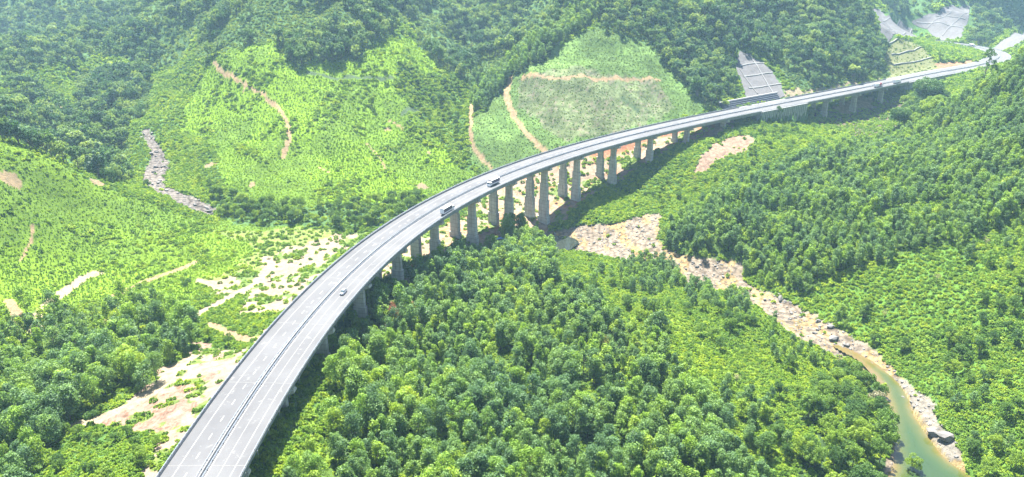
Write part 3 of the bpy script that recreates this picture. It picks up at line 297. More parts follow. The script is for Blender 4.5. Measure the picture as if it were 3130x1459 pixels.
# ---------------------------------------------------------------- ground sheet
NOTREE=[]
def cls(x,y,zz):
    """paint order of the land cover -> colour (albedo), rockiness, kind index"""
    n=len(x);col=np.empty((n,3));rk=np.zeros(n);kd=np.zeros(n,int)
    j=fbm(x/30,y/30,3,31)
    # wobbling outlines
    wx=(fbm(x/9,y/9,4,41)-.5)*12;wy=(fbm(x/9,y/9,4,43)-.5)*12
    wx2=(fbm(x/3.5,y/3.5,3,44)-.5)*3;wy2=(fbm(x/3.5,y/3.5,3,45)-.5)*3
    col[:]=(.06,.125,.03);col*= (.85+.3*j)[:,None]
    def P(k,c,kind,rock=0,fine=False):
        ax,ay=(wx2,wy2) if fine else (wx,wy)
        m=inpoly(x+ax,y+ay,POLY[k]);col[m]=c;rk[m]=rock;kd[m]=kind;return m
    P('left_hill',(.105,.175,.012),2);P('bright_hill',(.11,.19,.010),1);P('bank_scatter',(.12,.185,.018),14);P('right_scrub',(.075,.15,.022),14)
    m=(kd==1)|(kd==2);q=(ss(.48,.68,fbm(x/45,y/45,4,77))*.8)[:,None];col[m]=col[m]*(1-q[m])+np.array((.075,.13,.016))*q[m]
    P('cone',(.085,.145,.038),3);m=P('cone_pale',(.115,.145,.07),4);q=m&(fbm(x/5,y/5,4,73)>.52);col[q]=(.085,.11,.05);q=m&(fbm(x/3,y/3,3,74)>.66);col[q]=(.145,.14,.095)
    q=((kd==3)|(kd==4));fr=(zz/4.5+fbm(x/20,y/20,2,75)*1.2)%1.0;col[q&(fr<.22)]*=.72;col[q]*=(.8+.4*ss(.35,.65,fbm(x/26,y/40,3,76)))[q][:,None]  # darker contour stripes paint slope shading into the cone hill's colour
    q=((kd==1)|(kd==2));fr=(zz/6+fbm(x/25,y/25,2,78)*1.5)%1.0;col[q&(fr<.15)]*=.75
    P('pale_bank',(.14,.18,.05),5);P('bright_grass',(.12,.19,.022),6);P('grass_shade',(.10,.17,.04),6)
    P('terraces',(.12,.13,.06),7)
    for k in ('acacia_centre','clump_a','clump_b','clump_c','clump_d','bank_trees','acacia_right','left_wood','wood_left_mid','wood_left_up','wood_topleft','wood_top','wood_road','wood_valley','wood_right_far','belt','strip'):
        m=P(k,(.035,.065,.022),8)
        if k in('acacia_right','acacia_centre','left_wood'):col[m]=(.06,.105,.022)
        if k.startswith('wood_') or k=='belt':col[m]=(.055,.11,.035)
    m=P('sand_left',(.235,.185,.14),9,.2);P('sand_shelf',(.21,.175,.12),9,.1)
    q=(fbm(x/14,y/14,4,55)>.57)&(kd==9)&inpoly(x,y,POLY['sand_left']);col[q]=(.10,.15,.04);kd[q]=5;rk[q]=0
    P('sand_bridge',(.235,.175,.135),9,.25)
    q=(fbm(x/11,y/11,4,58)>.60)&inpoly(x,y,POLY['sand_bridge']);col[q]=(.11,.15,.045);kd[q]=5;rk[q]=0
    q=(np.abs(fbm(x/16,y/16,4,59)-.45)<.03)&inpoly(x,y,POLY['sand_bridge']);col[q]=(.26,.14,.08);kd[q]=9
    P('red_cut',(.27,.12,.07),10,.4,True);P('red_cut_b',(.25,.11,.07),10,.4,True)
    P('bare_patch',(.21,.145,.11),10,.5,True)
    m=P('pink_slope',(.22,.15,.12),10,.3);q=m&(np.abs(fbm((x+y*.5)/2.2,(y-x*.3)/9,3,64)-.5)<.035);col[q]=(.15,.09,.065);q=m&(fbm(x/16,y/12,3,65)>.56);col[q]=(.24,.185,.155);q=m&(fbm(x/8,y/8,4,61)>.60);col[q]=(.11,.15,.04);kd[q]=5
    m=P('sand_road_left',(.235,.18,.145),10,.1);q=m&(fbm(x/7,y/7,4,62)>.56);col[q]=(.11,.15,.04);kd[q]=5
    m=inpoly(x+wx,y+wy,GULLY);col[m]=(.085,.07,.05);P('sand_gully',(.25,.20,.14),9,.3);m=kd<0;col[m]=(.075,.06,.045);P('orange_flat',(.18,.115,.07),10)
    P('stream',(.14,.125,.12),11,1,True);P('riverbed',(.20,.165,.135),11,.9,True)
    m=inpoly(x,y,POLY['riverbed']);q=m&(fbm(x/6,y/18,4,63)>.56);col[q]=(.26,.19,.10)
    P('rocky_bank',(.175,.16,.145),11,.6,True)
    P('pool',(.20,.16,.08),12,.3,True);P('pool_bridge',(.10,.09,.07),12,.3,True)
    for k,(w,p) in PATH.items():
        d,_,_=segdist(x,y,p);e=w*(.9 if k in 'ghijkn' else .45)*(.55+.9*fbm(x/5,y/5,2,71))
        m=d<e;col[m]=(.22,.155,.095) if k not in 'gjn' else (.27,.22,.155);rk[m]=.1;kd[m]=13
    for x0,y0,r in SPOT:
        m=np.hypot(x-x0,(y-y0)*.7)<r*(.5+1.4*fbm(x/2.5,y/2.5,3,72));col[m]=(.18,.135,.085);kd[m]=13
    for w,p in DARKLINE:
        d,_,_=segdist(x,y,p);m=d<w;col[m]=(.05,.08,.04);kd[m]=13
    return col,rk,kd
nu,nv=900,860
yy=70*(2200/70)**np.linspace(0,1,nv);uu=np.linspace(-1,1,nu)
GY=np.repeat(yy[:,None],nu,1);GX=uu[None]*(0.82*GY+95);GZ=height(GX,GY)
ii=np.arange(nv-1)[:,None]*nu+np.arange(nu-1)[None]
gm=fastmesh('ground',np.stack([GX,GY,GZ],-1).reshape(-1,3),np.stack([ii,ii+1,ii+nu+1,ii+nu],-1).reshape(-1,4),M['ground'],4,True)
gc,grk,gk=cls(GX.ravel(),GY.ravel(),GZ.ravel())
a=gm.color_attributes.new('land','FLOAT_COLOR','POINT');a.data.foreach_set('color',np.concatenate([gc,np.ones((len(gc),1))],1).astype(np.float32).ravel())
a=gm.color_attributes.new('rock','FLOAT_COLOR','POINT');a.data.foreach_set('color',np.concatenate([np.repeat(grk[:,None],3,1),np.ones((len(gc),1))],1).astype(np.float32).ravel())
link('ground',gm,kind='structure')
GK=gk.reshape(nv,nu)
LY=math.log(2200/70)
def gidx(x,y):
    fv=np.clip(np.log(np.maximum(y,70.1)/70)/LY*(nv-1),0,nv-1.001);fu=np.clip((x/(0.82*y+95)+1)/2*(nu-1),0,nu-1.001);return fu,fv
def gz(x,y):
    x=np.asarray(x,float);y=np.asarray(y,float);fu,fv=gidx(x,y);i=fu.astype(int);j=fv.astype(int);a=fu-i;b=fv-j
    return (GZ[j,i]*(1-a)+GZ[j,i+1]*a)*(1-b)+(GZ[j+1,i]*(1-a)+GZ[j+1,i+1]*a)*b
def gkind(x,y):
    fu,fv=gidx(x,y);return GK[np.round(fv).astype(int),np.round(fu).astype(int)]
# distance map for bare earth shown from afar: which ground points face the lens (used only to skip what the photo cannot show)
# ---------------------------------------------------------------- river water
for k,(poly,lev,dep) in enumerate(POOLS):
    p=np.array(poly);x0,y0=p.min(0)-2;x1,y1=p.max(0)+2;st=1.0
    xs=np.arange(x0,x1,st);ys=np.arange(y0,y1,st);X,Y=np.meshgrid(xs,ys);Z=gz(X,Y)
    nx=len(xs);i=np.arange(len(ys)-1)[:,None]*nx+np.arange(nx-1)[None]
    Q=np.stack([i,i+1,i+nx+1,i+nx],-1).reshape(-1,4)
    d,_,_=segdist(X.ravel(),Y.ravel(),list(poly)+[poly[0]]);ins=inpoly(X.ravel(),Y.ravel(),poly)
    near=ins|(d<2.5);Q=Q[near[Q].all(1)]
    if k==1:
        M['dwater']=plain('dark_pool_water',(.022,.028,.02),(.014,.018,.013),.3,.15)
    W=fastmesh('river_water',np.stack([X,Y,np.full_like(X,lev)],-1).reshape(-1,3),Q,M['water' if k==0 else 'dwater'],4,True)
    dd=np.where(ins,np.clip(d/9.0,0,1),0)
    a=W.color_attributes.new('depth','FLOAT_COLOR','POINT');a.data.foreach_set('color',np.repeat(dd[:,None],4,1).astype(np.float32).ravel())
    link('river_water',W,kind='structure')
# ---------------------------------------------------------------- viaducts and road
def strip(mb,s,prof,dz=0):
    """sweep a cross-section (offset, z) along the road"""
    rings=[]
    for q in s:
        x,y,z,tx,ty=road_at(q)
        ring=[]
        for o,h in prof:
            X=x+ty*o;Y=y-tx*o;ring.append((X,Y,road_z(X)+h+dz))
        rings.append(ring)
    return mb.loft(rings)
def flat(mb,s,o0,o1,h):
    n=len(mb.v)
    for q in s:
        x,y,z,tx,ty=road_at(q)
        for o in (o0,o1):
            X=x+ty*o;mb.v.append((X,y-tx*o,road_z(X)+h))
    for a in range(len(s)-1):mb.f.append((n+2*a,n+2*a+1,n+2*a+3,n+2*a+2))
def sw(mb,loc):
    mb.v=[(a-loc[0],b-loc[1],c-loc[2]) for a,b,c in mb.v];return mb
PAR=lambda sg:[(sg*11.35,0.006),(sg*11.42,.5),(sg*11.50,.85),(sg*11.80,.85),(sg*11.82,-.45),(sg*11.35,-.45)]
def fix(pr):return pr if pr[0][0]<0 else pr[::-1]
def carriage(parent,loc,sA,sB,label=None,gap=None):
    s=np.arange(sA,sB+.1,4.0);s[-1]=sB
    d=MB();flat(d,s,-11.35,11.35,0.0)
    sw(d,loc).build('asphalt_surface',M['asphalt'],parent)
    for o0,w,dash in ((-7.9,.22,0),(-1.15,.16,0),(1.25,.3,0),(8.2,.2,0),(4.7,.12,0)):  # wide white line right of the median also paints in the shoulder glare
        l=MB();flat(l,s,o0-w/2,o0+w/2,.006);sw(l,loc).build('edge_and_glare_line',M['white_line'],parent)
    q=sA+1
    while q+3<sB:
        l=MB();flat(l,np.array([q,q+1.5,q+3]),-4.64,-4.34,.006);q+=9;sw(l,loc).build('lane_dash',M['white_line'],parent)
    md=MB();strip(md,s,[(-.34,.005),(-.28,.3),(-.14,.85),(.14,.85),(.28,.3),(.34,.005)][::-1]);sw(md,loc).build('median_barrier',M['conc_light'],parent)
    g=MB();strip(g,s,[(-.9,.75),(-.8,.75),(-.8,.45),(-.9,.45)]);strip(g,s,[(.8,.75),(.9,.75),(.9,.45),(.8,.45)])
    for q in np.arange(sA+1,sB,4):
        for o in (-.8,.8):
            x,y,z,tx,ty=road_at(q,o);g.box(x-.07,x+.07,y-.07,y+.07,float(z)+.005,float(z)+.8)
    sw(g,loc).build('median_guard_rail',M['steel'],parent)
def viaduct(sA,sB,piers,label,bent=0):
    x,y,z,tx,ty=road_at((sA+sB)/2);loc=(float(x),float(y),float(gz(x,y)))
    root=empty('viaduct',loc,label,'bridge')
    carriage(root,loc,sA,sB)
    s=np.arange(sA,sB+.1,4.0);s[-1]=sB
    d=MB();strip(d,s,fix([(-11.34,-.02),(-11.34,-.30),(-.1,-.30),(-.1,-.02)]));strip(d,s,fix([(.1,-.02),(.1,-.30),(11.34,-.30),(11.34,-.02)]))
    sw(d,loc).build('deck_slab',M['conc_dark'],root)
    for sg in (-1,1):
        p=MB();strip(p,s,PAR(sg));sw(p,loc)
        po=p.build('parapet',M['conc_light'],root)
        r=MB();strip(r,s,[(sg*11.62-.05,1.32),(sg*11.62+.05,1.32),(sg*11.62+.05,1.2),(sg*11.62-.05,1.2)])
        strip(r,s,[(sg*11.62-.04,1.1),(sg*11.62+.04,1.1),(sg*11.62+.04,1.02),(sg*11.62-.04,1.02)])
        for q in np.arange(sA+1,sB,2.5):
            x,y,z,tx,ty=road_at(q,sg*11.62);r.box(x-.06,x+.06,y-.06,y+.06,float(z)+.85,float(z)+1.3)
        sw(r,loc).build('hand_rail',M['steel'],po)
    for q in np.arange(max(sA,-20)+2,sB,10.0):
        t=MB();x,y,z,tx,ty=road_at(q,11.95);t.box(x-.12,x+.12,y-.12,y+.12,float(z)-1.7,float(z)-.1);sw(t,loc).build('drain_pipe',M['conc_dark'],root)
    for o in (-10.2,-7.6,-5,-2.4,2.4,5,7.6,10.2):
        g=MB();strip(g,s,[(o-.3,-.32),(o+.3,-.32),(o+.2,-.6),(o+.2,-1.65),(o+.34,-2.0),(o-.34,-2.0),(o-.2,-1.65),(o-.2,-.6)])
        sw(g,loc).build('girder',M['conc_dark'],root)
    for q in piers:
        j=MB();flat(j,np.array([q-.15,q+.15]),-11.3,11.3,.009);sw(j,loc).build('expansion_joint',M['joint'],root)
        for o in (-6.1,6.1):
            x,y,z,tx,ty=road_at(q,o);x=float(x);y=float(y);z=float(z);tx=float(tx);ty=float(ty)
            n=(ty,-tx)          # to the right of travel
            def P(a,b,h):return (x+n[0]*a+tx*b,y+n[1]*a+ty*b,h)
            zb=float(gz(x,y))-4;zt=z-3.9
            mb=MB();top=zt;k=0;W,T=4.9,1.9
            while top>zb:
                h=11.5 if k else 9.0
                bot=max(top-h,zb-.5)
                w2,t2=W/2+.16*0,T/2
                ch=.35
                def ring(hh,w,t):return [P(-w+ch,-t,hh),P(w-ch,-t,hh),P(w,-t+ch,hh),P(w,t-ch,hh),P(w-ch,t,hh),P(-w+ch,t,hh),P(-w,t-ch,hh),P(-w,-t+ch,hh)]
                mb.loft([ring(bot,w2+.05,t2+.05),ring(top,w2,t2)])
                top=bot;W+=1.15;T+=.6;k+=1
            po=sw(mb,loc).build('pier',M['conc'],root)
            cp=MB();hw=1.35
            prof=[(-5.55,-2.05),(5.65,-2.05),(5.65,-2.9),(3.0,-3.92),(-3.0,-3.92),(-5.55,-2.9)]
            cp.loft([[P(a,-hw,z+h) for a,h in prof],[P(a,hw,z+h) for a,h in prof]][::-1])
            e=5.66
            cp.hexa([P(e-1.0,-.9,z-2.04),P(e-.2,-.9,z-2.04),P(e-.2,.9,z-2.04),P(e-1.0,.9,z-2.04)],[P(e-1.0,-.9,z-1.2),P(e-.2,-.9,z-1.2),P(e-.2,.9,z-1.2),P(e-1.0,.9,z-1.2)]) if o>0 else None
            c=sw(cp,loc).build('pier_cap',M['conc'],root);c.parent=po
    return root
PIERS=[-36,5,48,90,132,174,216,257,297,335,370,410,451,493,536]
v1=viaduct(-110,576,PIERS,'long curved two-carriageway concrete viaduct on tall stepped piers, crossing the valley')
v2=viaduct(638,797,[672,716,760],'short straight far viaduct on three piers over the shaded side gully')
for v,ss_ in ((v1,(576,)),(v2,(638,797))):
    for q in ss_:
        x,y,z,tx,ty=map(float,road_at(q));loc=v.location
        def P(a,b,h):return (x+ty*a+tx*b,y-tx*a+ty*b,h)
        sg=1 if q in(576,797) else -1
        mb=MB();mb.hexa([P(-11.3,0,z-9),P(11.9,0,z-9),P(11.9,sg*1.5,z-9),P(-11.3,sg*1.5,z-9)],[P(-11.3,0,z-.5),P(11.9,0,z-.5),P(11.9,sg*1.5,z-.5),P(-11.3,sg*1.5,z-.5)])
        sw(mb,loc).build('abutment',M['wallc'],v)
# the road on the ground
for sA,sB in ((576.2,637.8),(797.2,1225)):
    s=np.arange(sA,sB,4.0);s=np.append(s,sB)
    r=empty('road',(0,0,0),None,None);tag(r,kind='structure')
    carriage(r,(0,0,0),sA,sB)
    k=MB();flat(k,s,-13.2,-11.4,-.03);flat(k,s,11.4,12.3,-.03);k.build('road_shoulder',M['conc_light'],r)
    for sg in (-1,1):
        g=MB();strip(g,s,[(sg*11.7-.04,.8),(sg*11.7+.04,.8),(sg*11.7+.04,.5),(sg*11.7-.04,.5)])
        for q in np.arange(sA,sB,4):
            x,y,z,tx,ty=map(float,road_at(q,sg*11.8));g.box(x-.06,x+.06,y-.06,y+.06,z-.2,z+.8)
        g.build('guard_rail',M['steel'],r)
def ribwall(s0,s1,off,ztop,zbot,label,mat,ribs=True,name='retaining_wall'):
    x,y,z,tx,ty=map(float,road_at((s0+s1)/2,off));loc=(x,y,float(gz(x+1,y-1)))
    root=empty(name,loc,label,'retaining wall')
    s=np.arange(s0,s1+.1,2.5)
    w=MB();rings=[]
    for q in s:
        X,Y,Zr,a,b=map(float,road_at(q,off));zb=max(min(zbot(q,X,Y,Zr),Zr-1),Zr-14)
        def P(o,h):return (X+b*o,Y-a*o,h)
        rings.append([P(0,Zr+ztop),P(.5,Zr+ztop),P(.5,zb),P(0,zb)])
    w.loft(rings);sw(w,loc).build('wall_panel',mat,root)
    c=MB();strip(c,s,[(off-.1,ztop+.01),(off+.75,ztop+.01),(off+.75,ztop+.35),(off-.1,ztop+.35)][::-1]);sw(c,loc).build('coping',M['conc_light'],root)
    if ribs:
        for i,q in enumerate(s[:-1]):
            X,Y,Zr,a,b=map(float,road_at(q,off+.5));zb=max(min(zbot(q,X,Y,Zr),Zr-1),Zr-14)
            r=MB();ax,ay=a*.22,b*.22;bx,by=b*.35,-a*.35
            r.hexa([(X-ax,Y-ay,zb),(X+bx-ax,Y+by-ay,zb),(X+bx+ax,Y+by+ay,zb),(X+ax,Y+ay,zb)],[(X-ax,Y-ay,Zr+ztop),(X+bx-ax,Y+by-ay,Zr+ztop),(X+bx+ax,Y+by+ay,Zr+ztop),(X+ax,Y+ay,Zr+ztop)])
            sw(r,loc).build('rib',M['conc_light'],root)
zb=lambda q,X,Y,Zr:float(gz(X+3,Y-2))-1.5
ribwall(576,636,12.3,-.05,zb,'grey ribbed retaining wall under the road between the two viaducts',M['wallc'])
ribwall(798,905,12.3,-.05,zb,'long pale ribbed retaining wall under the road past the far viaduct',M['wallc'])
# dark stepped stone wall at the foot of the lined slope (left of the road)
x,y,z,tx,ty=map(float,road_at(598,-15));root=empty('stone_wall',(x,y,z),'dark stepped stone wall beside the road below the grey lined slope','retaining wall')
for k in range(4):
    t=MB();strip(t,np.arange(562,636,4.),[(-14.5-1.3*k,-2+1.2*k),(-14.5-1.3*k,1.1+1.25*k),(-17.5-1.3*k,1.1+1.25*k),(-17.5-1.3*k,-2+1.2*k)][::-1]);sw(t,(x,y,z)).build('stone_course',M['gabion'],root)
t=MB();strip(t,np.arange(560,637,4.),[(-19.2,4.9),(-19.2,5.35),(-21.2,5.35),(-21.2,4.9)][::-1]);sw(t,(x,y,z)).build('coping',M['rib'],root)
# ---------------------------------------------------------------- grey linings draped on the cut slopes
def lining(key,label,ribs,dark):
    poly=LINING[key];p=np.array(poly);c=p.mean(0);x0,y0=p.min(0)-1;x1,y1=p.max(0)+1;st=1.3
    xs=np.arange(x0,x1,st);ys=np.arange(y0,y1,st);X,Y=np.meshgrid(xs,ys);Z=gz(X,Y)+.45
    ins=inpoly(X.ravel(),Y.ravel(),poly);nx=len(xs);i=np.arange(len(ys)-1)[:,None]*nx+np.arange(nx-1)[None]
    Q=np.stack([i,i+1,i+nx+1,i+nx],-1).reshape(-1,4);Q=Q[ins[Q].all(1)]
    loc=(float(c[0]),float(c[1]),float(gz(*c)))
    V=np.stack([X,Y,Z],-1).reshape(-1,3)-loc
    # give the lining its thickness
    n=len(V);V2=np.concatenate([V,V-[0,0,1.0]]);E={}
    for q in Q.tolist():
        for a,b in zip(q,q[1:]+q[:1]):
            if (b,a) in E:del E[(b,a)]
            else:E[(a,b)]=1
    F=Q.tolist()+[q[::-1] for q in (Q+n).tolist()]+[[b,a,a+n,b+n] for a,b in E]
    root=empty('slope_lining',loc,label,'slope lining')
    me=fastmesh('concrete_sheet',V2,F,M['net']);link('concrete_sheet',me,root)
    for nm,lst,mat,w in (('concrete_rib',ribs,M['rib'],.55),('drain_channel',dark,M['darkrib'],.5)):
        for l in lst:
            l=np.array(l);mb=MB();rings=[]
            T=np.linspace(0,1,16);cum=np.concatenate([[0],np.cumsum(np.hypot(*np.diff(l,axis=0).T))]);cum/=cum[-1]
            lx=np.interp(T,cum,l[:,0]);ly=np.interp(T,cum,l[:,1]);lz=gz(lx,ly)
            for a in range(16):
                b=min(a,14);dx=lx[b+1]-lx[b];dy=ly[b+1]-ly[b];L=math.hypot(dx,dy)+1e-9;nx_,ny_=-dy/L*w,dx/L*w
                h0=lz[a]+.3;h1=lz[a]+1.05;za=float(gz(lx[a]-nx_,ly[a]-ny_))-lz[a];zc=float(gz(lx[a]+nx_,ly[a]+ny_))-lz[a]
                rings.append([(lx[a]-nx_,ly[a]-ny_,h0+za),(lx[a]+nx_,ly[a]+ny_,h0+zc),(lx[a]+nx_,ly[a]+ny_,h1+zc),(lx[a]-nx_,ly[a]-ny_,h1+za)])
            mb.loft(rings);sw(mb,loc).build(nm,mat,root)
for k,(lab,rb,dk) in LININFO.items():lining(k,lab,rb,dk)
r=empty('drainage_terraces',(float(TERR[0][0][0]),float(TERR[0][0][1]),float(gz(*TERR[0][0]))),'pale concrete drain ledges crossing the scrubby cut slope above the far road','drainage ledges')
for l in TERR:
    l=np.array(l);T=np.linspace(0,1,20);lx=np.interp(T,np.linspace(0,1,len(l)),l[:,0]);ly=np.interp(T,np.linspace(0,1,len(l)),l[:,1]);lz=gz(lx,ly)
    mb=MB();mb.loft([[(lx[a],ly[a]-.9,lz[a]-.5),(lx[a],ly[a]+.9,lz[a]-.5),(lx[a],ly[a]+.9,lz[a]+1.0),(lx[a],ly[a]-.9,lz[a]+1.0)] for a in range(20)])
    sw(mb,r.location).build('ledge',M['rib'],r)
# ---------------------------------------------------------------- vehicles
M['wpaint']=plain('white_paint',(.72,.73,.74),(.62,.63,.65),2,.35)
M['tarp']=plain('purple_grey_tarpaulin',(.095,.075,.115),(.06,.05,.075),3,.7,0,.05)
M['cream']=plain('pale_canvas_roof',(.75,.74,.72),(.68,.66,.64),2,.8)
M['glass']=plain('dark_window_glass',(.05,.08,.085),(.03,.05,.055),1,.08)
M['tyre']=plain('tyre_rubber',(.03,.03,.03),(.02,.02,.02),4,.8)
M['rimm']=plain('wheel_rim',(.35,.35,.36),(.25,.25,.26),4,.4,.6)
M['chassis']=plain('chassis_steel',(.05,.05,.055),(.03,.03,.03),4,.6)
M['red']=plain('dark_red_paint',(.30,.03,.05),(.24,.025,.04),2,.4)
M['silver']=plain('grey_car_paint',(.30,.31,.35),(.27,.28,.31),2,.25,.5)
M['lamp']=plain('headlight_glass',(.6,.62,.62),(.5,.5,.5),2,.1)
M['lampred']=plain('tail_light_red',(.4,.02,.02),(.3,.02,.02),2,.2)
M['blue']=plain('blue_tarpaulin',(.07,.20,.45),(.05,.14,.34),2,.6,0,.05)
def rbox(mb,x0,x1,y0,y1,z0,z1,b=.08,taper=0):
    """box with chamfered vertical and top edges"""
    def ring(z,i):
        X0,X1,Y0,Y1=x0+i,x1-i,y0+i,y1-i
        return [(X0+b,Y0,z),(X1-b,Y0,z),(X1,Y0+b,z),(X1,Y1-b,z),(X1-b,Y1,z),(X0+b,Y1,z),(X0,Y1-b,z),(X0,Y0+b,z)]
    mb.loft([ring(z0,0),ring(z1-b,0),ring(z1,b)]);return mb
def wheels(root,xs,W,r=.5,w=.3,dual=False):
    for x in xs:
        for sg in (-1,1):
            t=MB();t.cyl((x,sg*(W/2-w/2),r),(0,1,0),r,w,18);t=t.build('wheel',M['tyre'],root)
            h=MB();h.cyl((x,sg*(W/2-.02),r),(0,1,0),r*.55,.1,12);h=h.build('rim',M['rimm'],t)
def truck(s,off,label,facing,body,L=10.8,H=3.7,kind='tarp'):
    x,y,z,tx,ty=map(float,road_at(s,off));rz=math.atan2(ty,tx)+(0 if facing>0 else math.pi)
    root=empty('cargo_truck',(x,y,z+.012),label,'truck','trucks on the road',rz)
    f=L/2
    cab=MB();hh=2.75
    prof=[(f-2.1,.55),(f,.55),(f,1.45),(f-.12,1.55),(f-.38,hh-.12),(f-.6,hh),(f-2.1,hh)]
    for a,b in ((-1.2,1.2),):cab.loft([[(p,a,q) for p,q in prof],[(p,b,q) for p,q in prof]])
    cab=cab.build('cab',M['wpaint'] if body!='red' else M['red'],root)
    g=MB();g.hexa([(f-.10,-1.05,1.58),(f-.10,1.05,1.58),(f-.14,1.05,1.58),(f-.14,-1.05,1.58)],[(f-.345,-1.02,hh-.25),(f-.345,1.02,hh-.25),(f-.4,1.02,hh-.25),(f-.4,-1.02,hh-.25)]);g.build('windscreen',M['glass'],cab)
    for sg in (-1,1):
        g=MB();g.box(f-1.5,f-.5,sg*1.19-.02,sg*1.19+.03,1.6,2.35);g.build('side_window',M['glass'],cab)
        g=MB();g.box(f-.01,f+.04,sg*.9-.18,sg*.9+.18,.85,1.1);g.build('headlight',M['lamp'],cab)
        g=MB();g.box(f-.35,f-.2,sg*1.34-.1,sg*1.34+.1,1.7,2.3);g.build('mirror',M['chassis'],cab)
    g=MB();g.box(f-.02,f+.1,-1.2,1.2,.4,.75);g.build('bumper',M['wpaint'],cab)
    c=MB();c.box(-f+.1,f-1.2,-.45,.45,.6,1.0);c.box(-f+.2,f-2.4,-1.15,1.15,.92,1.05);c.box(-f+3.6,f-3.6,-1.15,1.15,.45,.9);c.build('chassis',M['chassis'],root)
    x0,x1=-f,f-2.25
    if kind=='tarp':
        b=MB();b.box(x0,x1,-1.25,1.25,1.06,1.65);b.build('side_boards',M['wpaint'],root)
        p=MB()
        for q in np.arange(x0+.05,x1,1.2):
            for sg in(-1,1):p.box(q,q+.08,sg*1.27-.04,sg*1.27+.04,1.0,1.7)
        p.build('board_posts',M['rimm'],root)
        b=MB();b.box(x0+.02,x1-.02,-1.235,1.235,1.655,H-.1);b.build('tarpaulin',M['tarp'],root)
        b=MB();prof=[(-1.26,H-.12),(1.26,H-.12),(1.2,H+.02),(.6,H+.14),(-.6,H+.14),(-1.2,H+.02)];b.loft([[(x0,a,h) for a,h in prof],[(x1,a,h) for a,h in prof]]);b.build('canvas_roof',M['cream'],root)
        d=MB();d.box(x0-.06,x0-.01,-1.2,-.04,1.1,H-.3);d.box(x0-.06,x0-.01,.04,1.2,1.1,H-.3);d.build('rear_door',M['wpaint'],root)
    else:
        b=MB();rbox(b,x0,x1,-1.25,1.25,1.06,H);b.build('cargo_box',M['wpaint'] if kind!='redbox' else M['wpaint'],root)
        if kind=='redbox':
            b=MB();rbox(b,x1-4.2,x1+.02,-1.29,1.29,1.3,H+.04);b.build('red_cover',M['red'],root)
        d=MB();d.box(x0-.06,x0-.01,-1.15,-.04,1.15,H-.2);d.box(x0-.06,x0-.01,.04,1.15,1.15,H-.2);d.build('rear_door',M['cream'],root)
    for sg in (-1,1):
        d=MB();d.box(x0-.08,x0-.01,sg*1.0-.15,sg*1.0+.15,.75,.95);d.build('tail_light',M['lampred'],root)
    wheels(root,(f-1.15,-f+1.5,-f+2.8),2.45,.5,.34);return root
truck(281,5.6,'white cab truck with purple tarp load facing the camera near the median','front' and -1,'white',L=10.2)
truck(226,8.9,'purple tarp truck with white rear doors near the outer parapet, driving away',1,'white',L=11.2,H=3.8)
truck(752,6.5,'far truck with white box and dark red front on the far viaduct',1,'white',L=12,H=3.9,kind='redbox')
truck(785,6.3,'far plain white box truck just beyond the red and white one',1,'white',L=11,H=4.0,kind='box')
truck(1150,-5.0,'tiny dark covered truck on the farthest bend of the road',1,'white',L=10,H=3.7)
def car(s,off,label):
    x,y,z,tx,ty=map(float,road_at(s,off));root=empty('car',(x,y,z+.012),label,'car',None,math.atan2(ty,tx)+math.pi)
    def ring(xx,hw,zb,zt):return [(xx,-hw,zb),(xx,-hw*1.02,(zb+zt)/2),(xx,-hw*.9,zt),(xx,hw*.9,zt),(xx,hw*1.02,(zb+zt)/2),(xx,hw,zb)]
    b=MB();b.loft([ring(-2.3,.75,.35,.85),ring(-2.15,.88,.28,1.02),ring(-1.0,.92,.25,1.05),ring(1.0,.92,.25,1.0),ring(1.9,.88,.28,.88),ring(2.3,.72,.35,.7)]);b=b.build('body',M['silver'],root,True)
    c=MB();c.loft([[(-2.0,-.75,1.03),(1.15,-.78,.99),(1.15,.78,.99),(-2.0,.75,1.03)],[(-1.45,-.62,1.5),(.35,-.62,1.5),(.35,.62,1.5),(-1.45,.62,1.5)]]);c=c.build('windows',M['glass'],root)
    r=MB();rbox(r,-1.5,.42,-.66,.66,1.49,1.56,.03);r.build('roof',M['silver'],root)
    for sg in(-1,1):
        h=MB();h.box(2.12,2.28,sg*.6-.15,sg*.6+.15,.6,.74);h.build('headlight',M['lamp'],b)
        h=MB();h.box(-2.32,-2.2,sg*.6-.15,sg*.6+.15,.7,.88);h.build('tail_light',M['lampred'],b)
    wheels(root,(1.4,-1.4),1.8,.33,.22)
car(118,5.2,'small grey car alone on the near right carriageway')
# ---------------------------------------------------------------- foliage builders
def leaves(rng,cent,cr,nl,leaf,up=.25,flat_=1.0):
    """leaf clumps: quads on little spheres; cent (n,3), cr (n,), returns verts and quads"""
    n=len(cent);d=rng.normal(size=(n,nl,3));d[...,2]+=up;d/=np.linalg.norm(d,axis=-1,keepdims=True)
    r=cr[:,None,None]*(.75+.35*rng.random((n,nl,1)));p=cent[:,None]+d*r*np.array([1,1,flat_])
    nn=d*.9+rng.normal(size=d.shape)*.5;nn/=np.linalg.norm(nn,axis=-1,keepdims=True)
    a=np.cross(nn,rng.normal(size=d.shape));a/=np.linalg.norm(a,axis=-1,keepdims=True);b=np.cross(nn,a)
    s=leaf*(.6+.8*rng.random((n,nl,1)));p=p.reshape(-1,3);a=(a*s).reshape(-1,3);b=(b*s*.62).reshape(-1,3)
    V=np.stack([p-a,p-b,p+a,p+b],1).reshape(-1,3);Q=np.arange(len(V)).reshape(-1,4);return V,Q
